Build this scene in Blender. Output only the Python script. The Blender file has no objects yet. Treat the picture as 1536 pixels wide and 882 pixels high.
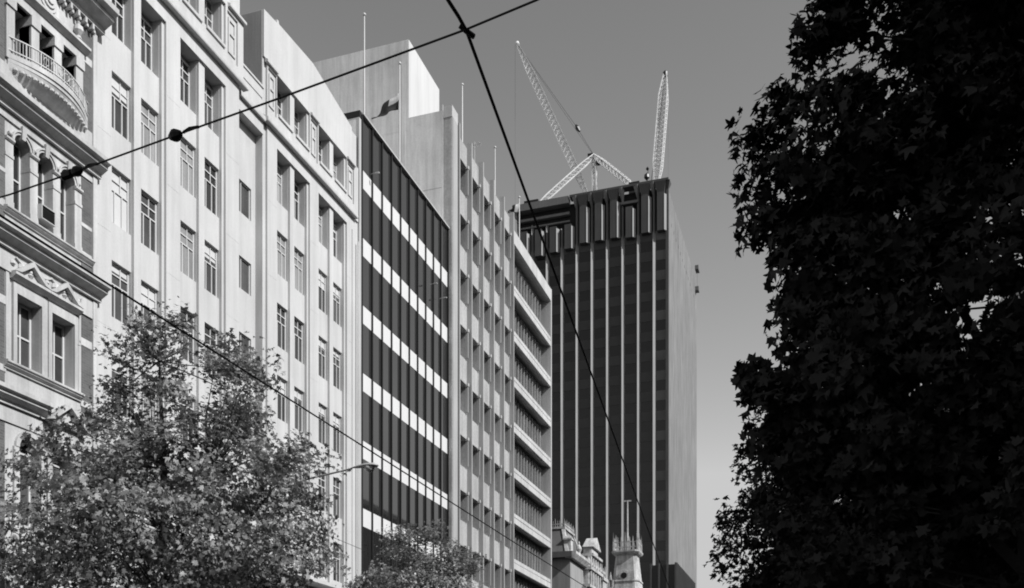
import bpy, math, random
import numpy as np
from mathutils import Vector, Matrix
R = math.radians
scn = bpy.context.scene
COL = scn.collection
random.seed(7)

# ------------------------------------------------------------------ survey
# Street runs along +Y, the left facades stand near X = -24, camera at the origin.
YAW = R(18.26); SA, CA = math.sin(YAW), math.cos(YAW)
FPX, PX0, HZ, EYE = 1470.0, 768.0, 1115.0, 1.7
def ray(u):
    a = (u-PX0)/FPX
    return CA*a-SA, SA*a+CA
def at_z(u, v, z):                      # survey point of known height
    t = (z-EYE)*FPX/(HZ-v); dx, dy = ray(u)
    return Vector((dx*t, dy*t, z))
def at_y(u, v, y):                      # survey point of known distance down the street
    dx, dy = ray(u); t = y/dy
    return Vector((dx*t, y, EYE+(HZ-v)/FPX*t))

# ------------------------------------------------------------------ materials
def nmat(name):
    m = bpy.data.materials.new(name); m.use_nodes = True
    nt = m.node_tree; nt.nodes.clear()
    out = nt.nodes.new('ShaderNodeOutputMaterial'); b = nt.nodes.new('ShaderNodeBsdfPrincipled')
    nt.links.new(b.outputs[0], out.inputs[0])
    return m, nt, b
def N(nt, t, **kw):
    n = nt.nodes.new(t)
    for k, v in kw.items(): setattr(n, k, v)
    return n
def mathn(nt, op, a, b=None):
    n = N(nt, 'ShaderNodeMath', operation=op)
    for i, x in enumerate((a, b)):
        if x is None: continue
        if isinstance(x, (int, float)): n.inputs[i].default_value = x
        else: nt.links.new(x, n.inputs[i])
    return n.outputs[0]
def pos(nt, sx=1, sy=1, sz=1):
    g = N(nt, 'ShaderNodeNewGeometry'); m = N(nt, 'ShaderNodeVectorMath', operation='MULTIPLY')
    m.inputs[1].default_value = (sx, sy, sz); nt.links.new(g.outputs['Position'], m.inputs[0])
    return m.outputs[0]
def noise(nt, vec, scale, detail=4, rough=.55):
    n = N(nt, 'ShaderNodeTexNoise'); n.inputs['Scale'].default_value = scale
    n.inputs['Detail'].default_value = detail; n.inputs['Roughness'].default_value = rough
    nt.links.new(vec, n.inputs['Vector']); return n.outputs[0]
def ramp(nt, fac, p0, v0, p1, v1):
    n = N(nt, 'ShaderNodeMapRange'); n.inputs[1].default_value = p0; n.inputs[2].default_value = p1
    n.inputs[3].default_value = v0; n.inputs[4].default_value = v1; n.clamp = True
    nt.links.new(fac, n.inputs[0]); return n.outputs[0]
def grey(nt, b, val):
    c = N(nt, 'ShaderNodeCombineColor')
    for i in range(3): nt.links.new(val, c.inputs[i])
    nt.links.new(c.outputs[0], b.inputs['Base Color'])
def surf(name, v, rough=.8, blotch=.12, streak=.15, fine=.06, bump=.02, spec=.4, metal=0, bscale=.35, fscale=14):
    """weathered mineral / paint surface: large blotches, vertical rain streaks, fine grain"""
    m, nt, b = nmat(name)
    n1 = noise(nt, pos(nt), bscale, 5); n2 = noise(nt, pos(nt, 1, 1, .07), 2.2, 6, .65); n3 = noise(nt, pos(nt), fscale, 4)
    f = mathn(nt, 'MULTIPLY', ramp(nt, n1, .3, 1-blotch, .7, 1+blotch*.4), ramp(nt, n2, .35, 1-streak, .65, 1+streak*.3))
    f = mathn(nt, 'MULTIPLY', f, ramp(nt, n3, .3, 1-fine, .7, 1+fine))
    grey(nt, b, mathn(nt, 'MULTIPLY', f, v))
    b.inputs['Roughness'].default_value = rough; b.inputs['Specular IOR Level'].default_value = spec
    b.inputs['Metallic'].default_value = metal
    if bump:
        bp = N(nt, 'ShaderNodeBump'); bp.inputs['Strength'].default_value = .35; bp.inputs['Distance'].default_value = bump
        nt.links.new(n3, bp.inputs['Height']); nt.links.new(bp.outputs[0], b.inputs['Normal'])
    return m
def glass(name, v, rough=.04, ior=1.55, wave=.004, var=.5):
    m, nt, b = nmat(name)
    n1 = noise(nt, pos(nt), .9, 3); oi = N(nt, 'ShaderNodeObjectInfo')
    f = mathn(nt, 'MULTIPLY', ramp(nt, n1, .3, 1-var*.5, .7, 1+var*.5), ramp(nt, oi.outputs['Random'], 0, 1-var, 1, 1+var))
    grey(nt, b, mathn(nt, 'MULTIPLY', f, v))
    b.inputs['Roughness'].default_value = rough; b.inputs['IOR'].default_value = ior
    if wave:
        bp = N(nt, 'ShaderNodeBump'); bp.inputs['Strength'].default_value = .5; bp.inputs['Distance'].default_value = wave
        nt.links.new(noise(nt, pos(nt), .8, 1), bp.inputs['Height']); nt.links.new(bp.outputs[0], b.inputs['Normal'])
    return m
def brickmat(name, v):
    m, nt, b = nmat(name)
    g = N(nt, 'ShaderNodeNewGeometry'); s = N(nt, 'ShaderNodeSeparateXYZ'); nt.links.new(g.outputs['Position'], s.inputs[0])
    c = N(nt, 'ShaderNodeCombineXYZ'); nt.links.new(mathn(nt, 'ADD', s.outputs[0], s.outputs[1]), c.inputs[0]); nt.links.new(s.outputs[2], c.inputs[1])
    br = N(nt, 'ShaderNodeTexBrick'); nt.links.new(c.outputs[0], br.inputs['Vector'])
    br.inputs['Color1'].default_value = (v, v, v, 1); br.inputs['Color2'].default_value = (v*.72,)*3+(1,)
    br.inputs['Mortar'].default_value = (v*1.25,)*3+(1,); br.inputs['Scale'].default_value = 1
    br.inputs['Brick Width'].default_value = .23; br.inputs['Row Height'].default_value = .085; br.inputs['Mortar Size'].default_value = .008
    bw = N(nt, 'ShaderNodeRGBToBW'); nt.links.new(br.outputs[0], bw.inputs[0])
    grey(nt, b, mathn(nt, 'MULTIPLY', bw.outputs[0], ramp(nt, noise(nt, pos(nt), .8, 5), .3, .8, .7, 1.15)))
    b.inputs['Roughness'].default_value = .85
    return m
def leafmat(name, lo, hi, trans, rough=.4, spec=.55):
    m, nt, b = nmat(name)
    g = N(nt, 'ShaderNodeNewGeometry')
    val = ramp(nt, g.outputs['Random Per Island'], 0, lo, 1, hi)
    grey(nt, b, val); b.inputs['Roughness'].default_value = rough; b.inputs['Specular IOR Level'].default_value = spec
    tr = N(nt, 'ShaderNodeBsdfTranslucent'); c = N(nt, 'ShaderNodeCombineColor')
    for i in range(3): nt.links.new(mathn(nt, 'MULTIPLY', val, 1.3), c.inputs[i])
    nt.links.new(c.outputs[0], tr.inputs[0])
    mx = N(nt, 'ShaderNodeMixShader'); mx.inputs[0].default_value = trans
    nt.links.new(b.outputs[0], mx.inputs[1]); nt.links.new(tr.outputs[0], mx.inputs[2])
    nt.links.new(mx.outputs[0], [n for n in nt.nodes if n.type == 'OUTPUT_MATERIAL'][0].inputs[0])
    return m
M = dict(
    stucco=surf('white_stucco', .55, .85, .10, .12, .04, .01),
    vict=surf('victorian_stucco', .56, .85, .25, .26, .06, .012),
    trim=surf('cream_trim', .58, .8, .12, .14, .05, .008),
    frame=surf('painted_steel_frame', .60, .5, .05, .05, .03, 0),
    greypaint=surf('grey_paint', .33, .85, .1, .2, .05, .01),
    stone=surf('weathered_sandstone', .55, .9, .4, .35, .2, .03, bscale=.9, fscale=4),
    brick=brickmat('dark_brick', .12),
    conc=surf('grey_concrete', .42, .9, .16, .22, .14, .02, fscale=7),
    conc2=surf('pale_concrete', .52, .88, .12, .2, .08, .015),
    conc3=surf('side_wall_concrete', .72, .9, .16, .24, .08, .01),
    penthouse=surf('white_render', .60, .85, .04, .10, .03, .005),
    fin=surf('fin_concrete', .40, .85, .1, .15, .06, .01),
    band=surf('white_spandrel', .66, .45, .03, .03, .02, 0),
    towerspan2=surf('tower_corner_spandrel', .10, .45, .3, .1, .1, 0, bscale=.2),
    black=surf('black_metal', .016, .4, .1, .1, .05, 0),
    capm=surf('pale_metal', .5, .4, .1, .1, .05, 0),
    roof=surf('roof_felt', .12, .9),
    towerside=surf('tower_cladding', .235, .8, .12, .42, .08, .02, bscale=.12, fscale=3),
    towerfin=surf('tower_mullion', .27, .6, .08, .12, .04, 0),
    crown=surf('tower_crown_panel', .07, .6, .15, .15, .08, 0),
    crownrail=surf('tower_crown_rail', .16, .6, .15, .15, .08, 0),
    dark=surf('dark_void', .012, .9, .2, .1, .1, 0),
    towerspan=surf('tower_spandrel', .044, .45, .25, .1, .1, 0, bscale=.2),
    slate=surf('slate_roof', .13, .7, .2, .2, .1, .01),
    white=surf('crane_paint', .78, .6, .2, .1, .1, 0),
    wire=surf('wire_black', .012, .6, .1, .1, .05, 0),
    lamp=surf('lamp_aluminium', .45, .45, .1, .1, .05, 0),
    bark=surf('plane_bark', .06, .9, .35, .2, .2, .02, bscale=2),
    asphalt=surf('asphalt', .05, .9, .2, 0, .2, .01, bscale=.3, fscale=40),
    pave=surf('pavement', .075, .9, .15, 0, .1, .006, bscale=.4, fscale=20),
    kerb=surf('bluestone', .12, .8, .15, 0, .1, .01),
    steel=surf('rail_steel', .3, .3, .1, 0, .05, 0, metal=1),
    cloth=surf('flag_dark', .03, .9, .2, .1, .1, 0), cloth2=surf('flag_pale', .5, .9, .1, .1, .1, 0),
    blind_and_lit_strip=surf('window_blind_and_lit_strip', .58, .8, .08, .05, .03, 0),
    curtain=surf('curtain', .3, .9, .15, .3, .1, 0),
    pane=glass('window_glass', .05, .05, 1.6, .004, .6),
    bglass=glass('curtain_wall_glass', .018, .03, 1.95, .002, .1),
    tglass=glass('tower_glass', .012, .12, 1.45, .004, .3),
    bowl=glass('lamp_bowl', .4, .25, 1.5, 0, .1),
    leaf=leafmat('plane_leaf', .05, .37, .24),
    leaf_backlit=leafmat('plane_leaf_backlit', .04, .052, .02, .9, .02),  # same leaf, colour darkened to paint in the backlit shade
)

# ------------------------------------------------------------------ mesh helpers
WL = {}                                  # world position of each object
def tag(o, label=None, cat=None, group=None, kind=None):
    for k, v in (('label', label), ('category', cat), ('group', group), ('kind', kind)):
        if v: o[k] = v
    return o
def empty(name, loc, label, cat, group=None):
    o = bpy.data.objects.new(name, None); COL.objects.link(o); o.location = loc; o.empty_display_size = .5
    WL[o.name] = Vector(loc)
    return tag(o, label, cat, group)
def copy_obj(o, parent, loc):
    c = o.copy(); COL.objects.link(c); c.parent = parent; c.location = loc
    WL[c.name] = Vector(loc) + (WL[parent.name] if parent else Vector())
    return c
class MB:
    def __init__(s): s.v = []; s.f = []; s.mi = []; s.cur = 0
    def add(s, vs, fs):
        o = len(s.v); s.v += [tuple(x) for x in vs]; s.f += [tuple(i+o for i in f) for f in fs]; s.mi += [s.cur]*len(fs); return s
    def box(s, x0, x1, y0, y1, z0, z1):
        return s.add([(x0,y0,z0),(x1,y0,z0),(x1,y1,z0),(x0,y1,z0),(x0,y0,z1),(x1,y0,z1),(x1,y1,z1),(x0,y1,z1)],
                     [(0,3,2,1),(4,5,6,7),(0,1,5,4),(1,2,6,5),(2,3,7,6),(3,0,4,7)])
    def frus(s, x0, x1, y0, y1, z0, X0, X1, Y0, Y1, z1):
        return s.add([(x0,y0,z0),(x1,y0,z0),(x1,y1,z0),(x0,y1,z0),(X0,Y0,z1),(X1,Y0,z1),(X1,Y1,z1),(X0,Y1,z1)],
                     [(0,3,2,1),(4,5,6,7),(0,1,5,4),(1,2,6,5),(2,3,7,6),(3,0,4,7)])
    def prism(s, poly, fn, a, b):        # closed 2-D outline swept from a to b; fn(p, q, t) -> xyz
        n = len(poly)
        return s.add([fn(p, q, a) for p, q in poly]+[fn(p, q, b) for p, q in poly],
                     [tuple(range(n))[::-1], tuple(range(n, 2*n))]+[(i, (i+1) % n, (i+1) % n+n, i+n) for i in range(n)])
    def molding(s, x0, prof, y0, y1):    # profile of (out, z) along the street
        return s.prism(prof, lambda p, q, t: (x0+p, t, q), y0, y1)
    def tube(s, path, rad, n=6, cap=True):
        path = [Vector(p) for p in path]; rad = rad if hasattr(rad, '__len__') else [rad]*len(path)
        o = len(s.v); prev = None
        for i, p in enumerate(path):
            t = (path[min(i+1, len(path)-1)]-path[max(i-1, 0)]).normalized()
            if prev is None: a = t.orthogonal().normalized()
            else: a = (prev-t*prev.dot(t)).normalized()
            prev = a; b = t.cross(a)
            for k in range(n):
                th = 2*math.pi*k/n; s.v.append(tuple(p+(a*math.cos(th)+b*math.sin(th))*rad[i]))
        fs = [(o+i*n+k, o+i*n+(k+1) % n, o+(i+1)*n+(k+1) % n, o+(i+1)*n+k) for i in range(len(path)-1) for k in range(n)]
        if cap: fs += [tuple(o+k for k in range(n))[::-1], tuple(o+(len(path)-1)*n+k for k in range(n))]
        s.f += fs; s.mi += [s.cur]*len(fs); return s
    def lathe(s, c, prof, n=12):         # (r, z) profile round a vertical axis
        o = len(s.v)
        for r, z in prof:
            for k in range(n):
                th = 2*math.pi*(k+.5)/n; s.v.append((c[0]+r*math.cos(th), c[1]+r*math.sin(th), c[2]+z))
        fs = [(o+i*n+k, o+i*n+(k+1) % n, o+(i+1)*n+(k+1) % n, o+(i+1)*n+k) for i in range(len(prof)-1) for k in range(n)]
        fs += [tuple(o+k for k in range(n))[::-1], tuple(o+(len(prof)-1)*n+k for k in range(n))]
        s.f += fs; s.mi += [s.cur]*len(fs); return s
    def build(s, name, mat, parent=None, origin=None, smooth=False):
        org = Vector(origin) if origin is not None else (WL[parent.name] if parent else Vector())
        me = bpy.data.meshes.new(name)
        me.from_pydata([(x-org.x, y-org.y, z-org.z) for x, y, z in s.v], [], s.f)
        for m in (mat if isinstance(mat, (list, tuple)) else [mat]): me.materials.append(m)
        if isinstance(mat, (list, tuple)): me.polygons.foreach_set('material_index', s.mi)
        if smooth: me.polygons.foreach_set('use_smooth', [True]*len(s.f))
        me.update()
        o = bpy.data.objects.new(name, me); COL.objects.link(o); WL[o.name] = org.copy()
        if parent: o.parent = parent; o.location = org-WL[parent.name]
        else: o.location = org
        return o
class Relief:
    """a wall as a height field: rectangles painted one over the other, each at its own depth"""
    def __init__(s, s0, s1, z0, z1, back): s.r = [(s0, s1, z0, z1, 0.0)]; s.back = back
    def add(s, s0, s1, z0, z1, d): s.r.append((s0, s1, z0, z1, d)); return s
    def into(s, mb, fn):
        r4 = lambda x: round(x, 4)
        S0, S1, Z0, Z1, _ = s.r[0]
        ss = sorted({min(max(r4(q), r4(S0)), r4(S1)) for r in s.r for q in r[:2]}); zs = sorted({min(max(r4(q), r4(Z0)), r4(Z1)) for r in s.r for q in r[2:4]})
        ns, nz = len(ss)-1, len(zs)-1
        D = np.zeros((ns, nz)); cs = np.array([(ss[i]+ss[i+1])/2 for i in range(ns)]); cz = np.array([(zs[i]+zs[i+1])/2 for i in range(nz)])
        for a, b, c, d, e in s.r: D[np.ix_((cs > a) & (cs < b), (cz > c) & (cz < d))] = e
        def q(*p): mb.add([fn(*x) for x in p], [(0, 1, 2, 3)])
        for i in range(ns):
            for j in range(nz):
                d = D[i, j]; a, b, c, e = ss[i], ss[i+1], zs[j], zs[j+1]
                q((a, c, d), (b, c, d), (b, e, d), (a, e, d))
                n = D[i+1, j] if i+1 < ns else s.back
                if n != d: q((b, c, d), (b, c, n), (b, e, n), (b, e, d))
                if i == 0: q((a, c, s.back), (a, c, d), (a, e, d), (a, e, s.back))
                n = D[i, j+1] if j+1 < nz else s.back
                if n != d: q((a, e, d), (b, e, d), (b, e, n), (a, e, n))
                if j == 0: q((a, c, s.back), (b, c, s.back), (b, c, d), (a, c, d))
        return mb
def face_x(x0): return lambda s, z, d: (x0+d, s, z)
def face_y(y0): return lambda s, z, d: (s, y0-d, z)

def window_unit(parent, name, w, h, vbars, hbars, loc, t=.05, kind='pane', axis='x', vupper=None, split=None, fm='frame'):
    """framed window standing in the opening, outer face towards the street; local origin bottom centre"""
    f = MB(); o = WL[parent.name]+Vector(loc)
    def bx(a, b, c, d, e=.05):
        if axis == 'x': f.box(o.x-.02, o.x+e, o.y+a, o.y+b, o.z+c, o.z+d)
        else: f.box(o.x+a, o.x+b, o.y-e, o.y+.02, o.z+c, o.z+d)
    bx(-w/2, -w/2+t, 0, h); bx(w/2-t, w/2, 0, h); bx(-w/2+t, w/2-t, 0, t); bx(-w/2+t, w/2-t, h-t, h)
    zs = split*h if split else h-t
    for hb in hbars: bx(-w/2+t, w/2-t, hb*h-t*.4, hb*h+t*.4, .045)
    for vb in vbars: bx(vb*w-w/2-t*.4, vb*w-w/2+t*.4, t, zs, .047)
    for vb in (vupper or []): bx(vb*w-w/2-t*.35, vb*w-w/2+t*.35, zs, h-t, .047)
    fr = f.build(name, M[fm], parent, o)
    p = MB()
    if axis == 'x': p.box(o.x-.015, o.x+.004, o.y-w/2+.01, o.y+w/2-.01, o.z+.01, o.z+h-.01)
    else: p.box(o.x-w/2+.01, o.x+w/2-.01, o.y-.004, o.y+.015, o.z+.01, o.z+h-.01)
    p.build('pane', M[kind], fr)
    return fr
def copy_window(src, parent, loc, pane_mat=None):
    c = copy_obj(src, parent, loc)
    for ch in src.children:
        k = copy_obj(ch, c, ch.location)
        if pane_mat:
            k.material_slots[0].link = 'OBJECT'; k.material_slots[0].material = M[pane_mat]
    return c

# ------------------------------------------------------------------ ground
def sheet(name, x0, x1, y0, y1, z, mat):
    o = MB().add([(x0,y0,z),(x1,y0,z),(x1,y1,z),(x0,y1,z)], [(0,1,2,3)]).build(name, mat); return tag(o, kind='structure')
sheet('ground', -2500, 2500, -2500, 2500, -.02, M['pave'])
sheet('road', -17.6, -.4, -60, 400, 0, M['asphalt'])
tag(MB().box(-24.2, -17.9, -60, 400, -.3, .13).build('pavement', M['pave']), kind='structure')
tag(MB().box(-.1, 8.0, -60, 400, -.3, .13).build('pavement', M['pave']), kind='structure')
tag(MB().box(-17.9, -17.6, -60, 400, -.3, .15).build('kerb', M['kerb']), kind='structure')
tag(MB().box(-.4, -.1, -60, 400, -.3, .15).build('kerb', M['kerb']), kind='structure')
rl = MB()
for x in (-10.6, -9.16, -7.1, -5.66): rl.box(x-.035, x+.035, -60, 400, -.05, .006)
tag(rl.build('tram_track', M['steel']), kind='structure')

# ------------------------------------------------------------------ white office building
def white_building():
    XF, XR = -24.0, -24.28
    B = empty('office_building', (-24, 37.3, 0), 'pale rendered office building with tall paired windows and stepped piers', 'building')
    o = WL[B.name]; ZC = 29.6
    SP = 3.34; rows = [26.77-SP*k for k in range(6)]; WH = 2.0
    bays = [(XF, 28.1), (XF, 31.9), (XR, 39.25), (XR, 43.05)]; BW = 2.96
    def paint(rel, y, head, attic):
        rel.add(y, y+BW, 8.2, head, -.10)                                   # stepped frame
        rel.add(y+.14, y+BW-.14, 8.2, head, -.22)                           # spandrel field
        rel.add(y+1.29, y+1.67, 8.2, head, -.10)                            # pier between the two windows
        zz = rows if not attic else []
        for wy in (y+.15, y+1.68):
            for k, z in enumerate(zz): rel.add(wy, wy+1.13, z, z+WH if k else head, -.42 if k else -.62)
    def attic(rel, y):
        rel.add(y, y+BW, 30.55, 32.35, -.10); rel.add(y+.14, y+BW-.14, 30.55, 32.35, -.22); rel.add(y+1.29, y+1.67, 30.55, 32.35, -.10)
        for wy in (y+.15, y+1.68): rel.add(wy, wy+1.13, 30.6, 32.35, -.62)
    def panel(rel, y0, y1):                                                # sunk ornamental panel of the attic
        rel.add(y0, y1, 30.3, 32.2, -.07); rel.add(y0+.12, y1-.12, 30.55, 32.0, -.02); rel.add(y0+.2, y1-.2, 30.65, 31.35, -.07); rel.add(y0+.2, y1-.2, 31.45, 31.9, -.07)
    # left wing
    w = Relief(27.32, 35.82, 0, 29.62, -8)
    for y in (28.1, 31.9): paint(w, y, 28.95, False)
    for y in (28.3, 31.2): w.add(y, y+2.6, .2, 4.2, -.5)
    mb = MB(); w.into(mb, face_x(XF))
    a = Relief(27.32, 36.14, 29.62, 32.5, -8)
    for y in (28.1, 31.9): attic(a, y)
    panel(a, 31.12, 31.86); panel(a, 34.98, 35.72)
    a.into(mb, face_x(XF)); mb.box(XF-8, XF-.02, 27.35, 35.9, 32.5, 35.2)
    mb.build('left_wing_wall', M['stucco'], B)
    # centre recess
    c = Relief(35.82, 38.2, 0, 29.62, -6)
    cw = [(36.62, 24.98-SP*k) for k in range(6)]
    for y, z in cw: c.add(y, y+1.25, z, z+1.42, -.16)
    mb = MB(); c.into(mb, face_x(-24.75))
    c2 = Relief(36.14, 38.2, 28.97, 31.0, -6); c2.add(36.3, 38.1, 30.45, 30.55, -.03); mb2 = MB()
    c2.into(mb2, face_x(-24.33)); mb2.box(-24.42, -24.28, 36.145, 38.195, 31.0, 31.09)
    mb.build('centre_bay_wall', M['stucco'], B); mb2.build('parapet', M['stucco'], B)
    # right wing
    r = Relief(38.2, 47.38, 0, 29.62, -8)
    r.add(38.2, 38.44, 0, 29.62, -.1)
    for y in (39.25, 43.05): paint(r, y, 28.95, False)
    r.add(46.55, 46.62, 0, 28.9, -.05); r.add(46.9, 47.38, 0, 29.62, -.08)
    for y in (39.4, 42.2): r.add(y, y+2.4, .2, 4.2, -.5)
    mb = MB(); r.into(mb, face_x(XR))
    a = Relief(38.2, 47.3, 29.62, 32.5, -8); a.add(38.2, 38.44, 29.62, 32.5, -.1)
    for y in (39.25, 43.05): attic(a, y)
    panel(a, 38.52, 39.2); panel(a, 42.3, 42.96); panel(a, 46.1, 46.8)
    a.into(mb, face_x(XR))
    mb.build('right_wing_wall', M['stucco'], B)
    pp = [(38.2, 32.5), (46.6, 32.5), (46.6, 34.3), (42.55, 35.02), (39.45, 34.78), (39.42, 34.9), (39.3, 34.9), (39.27, 34.72), (38.2, 34.6)]
    mb = MB().prism(pp, lambda p, q, t: (t, p, q), XR-.02, XR-8)
    mb.box(XR-8, XR-.12, 46.6, 47.3, 32.5, 34.25)
    mb.build('gable_parapet', M['stucco'], B)
    MB().box(XR-7.9, XR-.12, 38.17, 38.196, 31.1, 34.55).build('side_return', M['greypaint'], B)
    # string courses, sills, mouldings
    def course(name, x, y0, y1, z, out, h):
        MB().molding(x, [(-.05, z), (out*.93, z), (out, z+h*.12), (out, z+h*.5), (out*.6, z+h*.62), (-.05, z+h)], y0, y1).build(name, M['stucco'], B)
    course('cornice', XF, 27.34, 36.2, 29.55, .24, .34); course('cornice', -24.33, 36.2, 38.15, 29.5, .16, .38); course('cornice', XR, 38.15, 46.85, 29.55, .24, .34)
    course('cornice', XF, 35.0, 36.2, 32.35, .14, .22); course('cornice', XF, 31.0, 31.9, 32.35, .10, .18)
    for y0, y1 in ((38.3, 39.22), (42.25, 43.0), (46.02, 46.85)): course('cornice', XR, y0, y1, 32.3, .12, .2)
    course('podium_cornice', XR, 38.2, 47.3, 9.35, .75, .45); course('podium_cornice', XF, 27.34, 36.1, 9.35, .75, .45)
    # windows
    kinds = ['pane']*7+['curtain']
    src = None; att = None
    for x, y in bays:
        for side, wy in enumerate((y+.15+.565, y+1.68+.565)):
            for k, z in enumerate(rows):
                loc = Vector((x-(.38 if k else .58), wy, z))-o
                if src is None: src = window_unit(B, 'window', 1.13, WH, (.36, .70), (.62, .80), loc, .055, 'pane', 'x', (.62,), .62); c_ = src; continue
                km = None
                if (x, y, side, k) in ((XF, 28.1, 0, 2),): km = 'blind_and_lit_strip'
                elif random.random() < .22: km = 'curtain'
                c_ = copy_window(src, B, loc, km)
                if random.random() < .45 and not km:
                    hh = random.uniform(.25, .8); q = WL[c_.name]
                    MB().box(q.x+.006, q.x+.012, q.y-.5, q.y+.5, q.z+WH-hh, q.z+WH-.03).build('blind_and_lit_strip', M['blind_and_lit_strip'], c_)
            loc = Vector((x-.58, wy, 30.6))-o
            if att is None: att = window_unit(B, 'attic_window', 1.13, 1.75, (.36, .7), (.55, .78), loc, .055, 'pane', 'x', (.62,), .55)
            else: copy_window(att, B, loc, random.choice([None, None, 'curtain']))
            q = Vector((x, wy, 0))
            MB().box(x-.12, x+.07, wy-.62, wy+.62, 30.44, 30.56).build('sill', M['stucco'], B)
    st = None
    for y, z in cw:
        loc = Vector((-24.87, y+.625, z))-o
        if st is None: st = window_unit(B, 'stair_window', 1.24, 1.42, (.45,), (), loc, .05)
        else: copy_window(st, B, loc)
    # shallow rendering joints
    j = MB()
    for k in range(6):
        z = 26.2-SP*k
        for x, y0, y1 in ((XF, 27.4, 28.08), (XF, 31.1, 31.88), (XF, 34.9, 35.8), (XR, 38.5, 39.2), (XR, 42.25, 43.0), (XR, 46.05, 46.5)):
            j.box(x-.01, x+.003, y0, y1, z, z+.018)
    j.build('render_joint', M['conc2'], B)
    pipe = MB().tube([(XR+.08, 47.15, 7), (XR+.08, 47.15, 28.5)], .045, 6); pipe.build('downpipe', M['trim'], B)
white_building()

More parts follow.
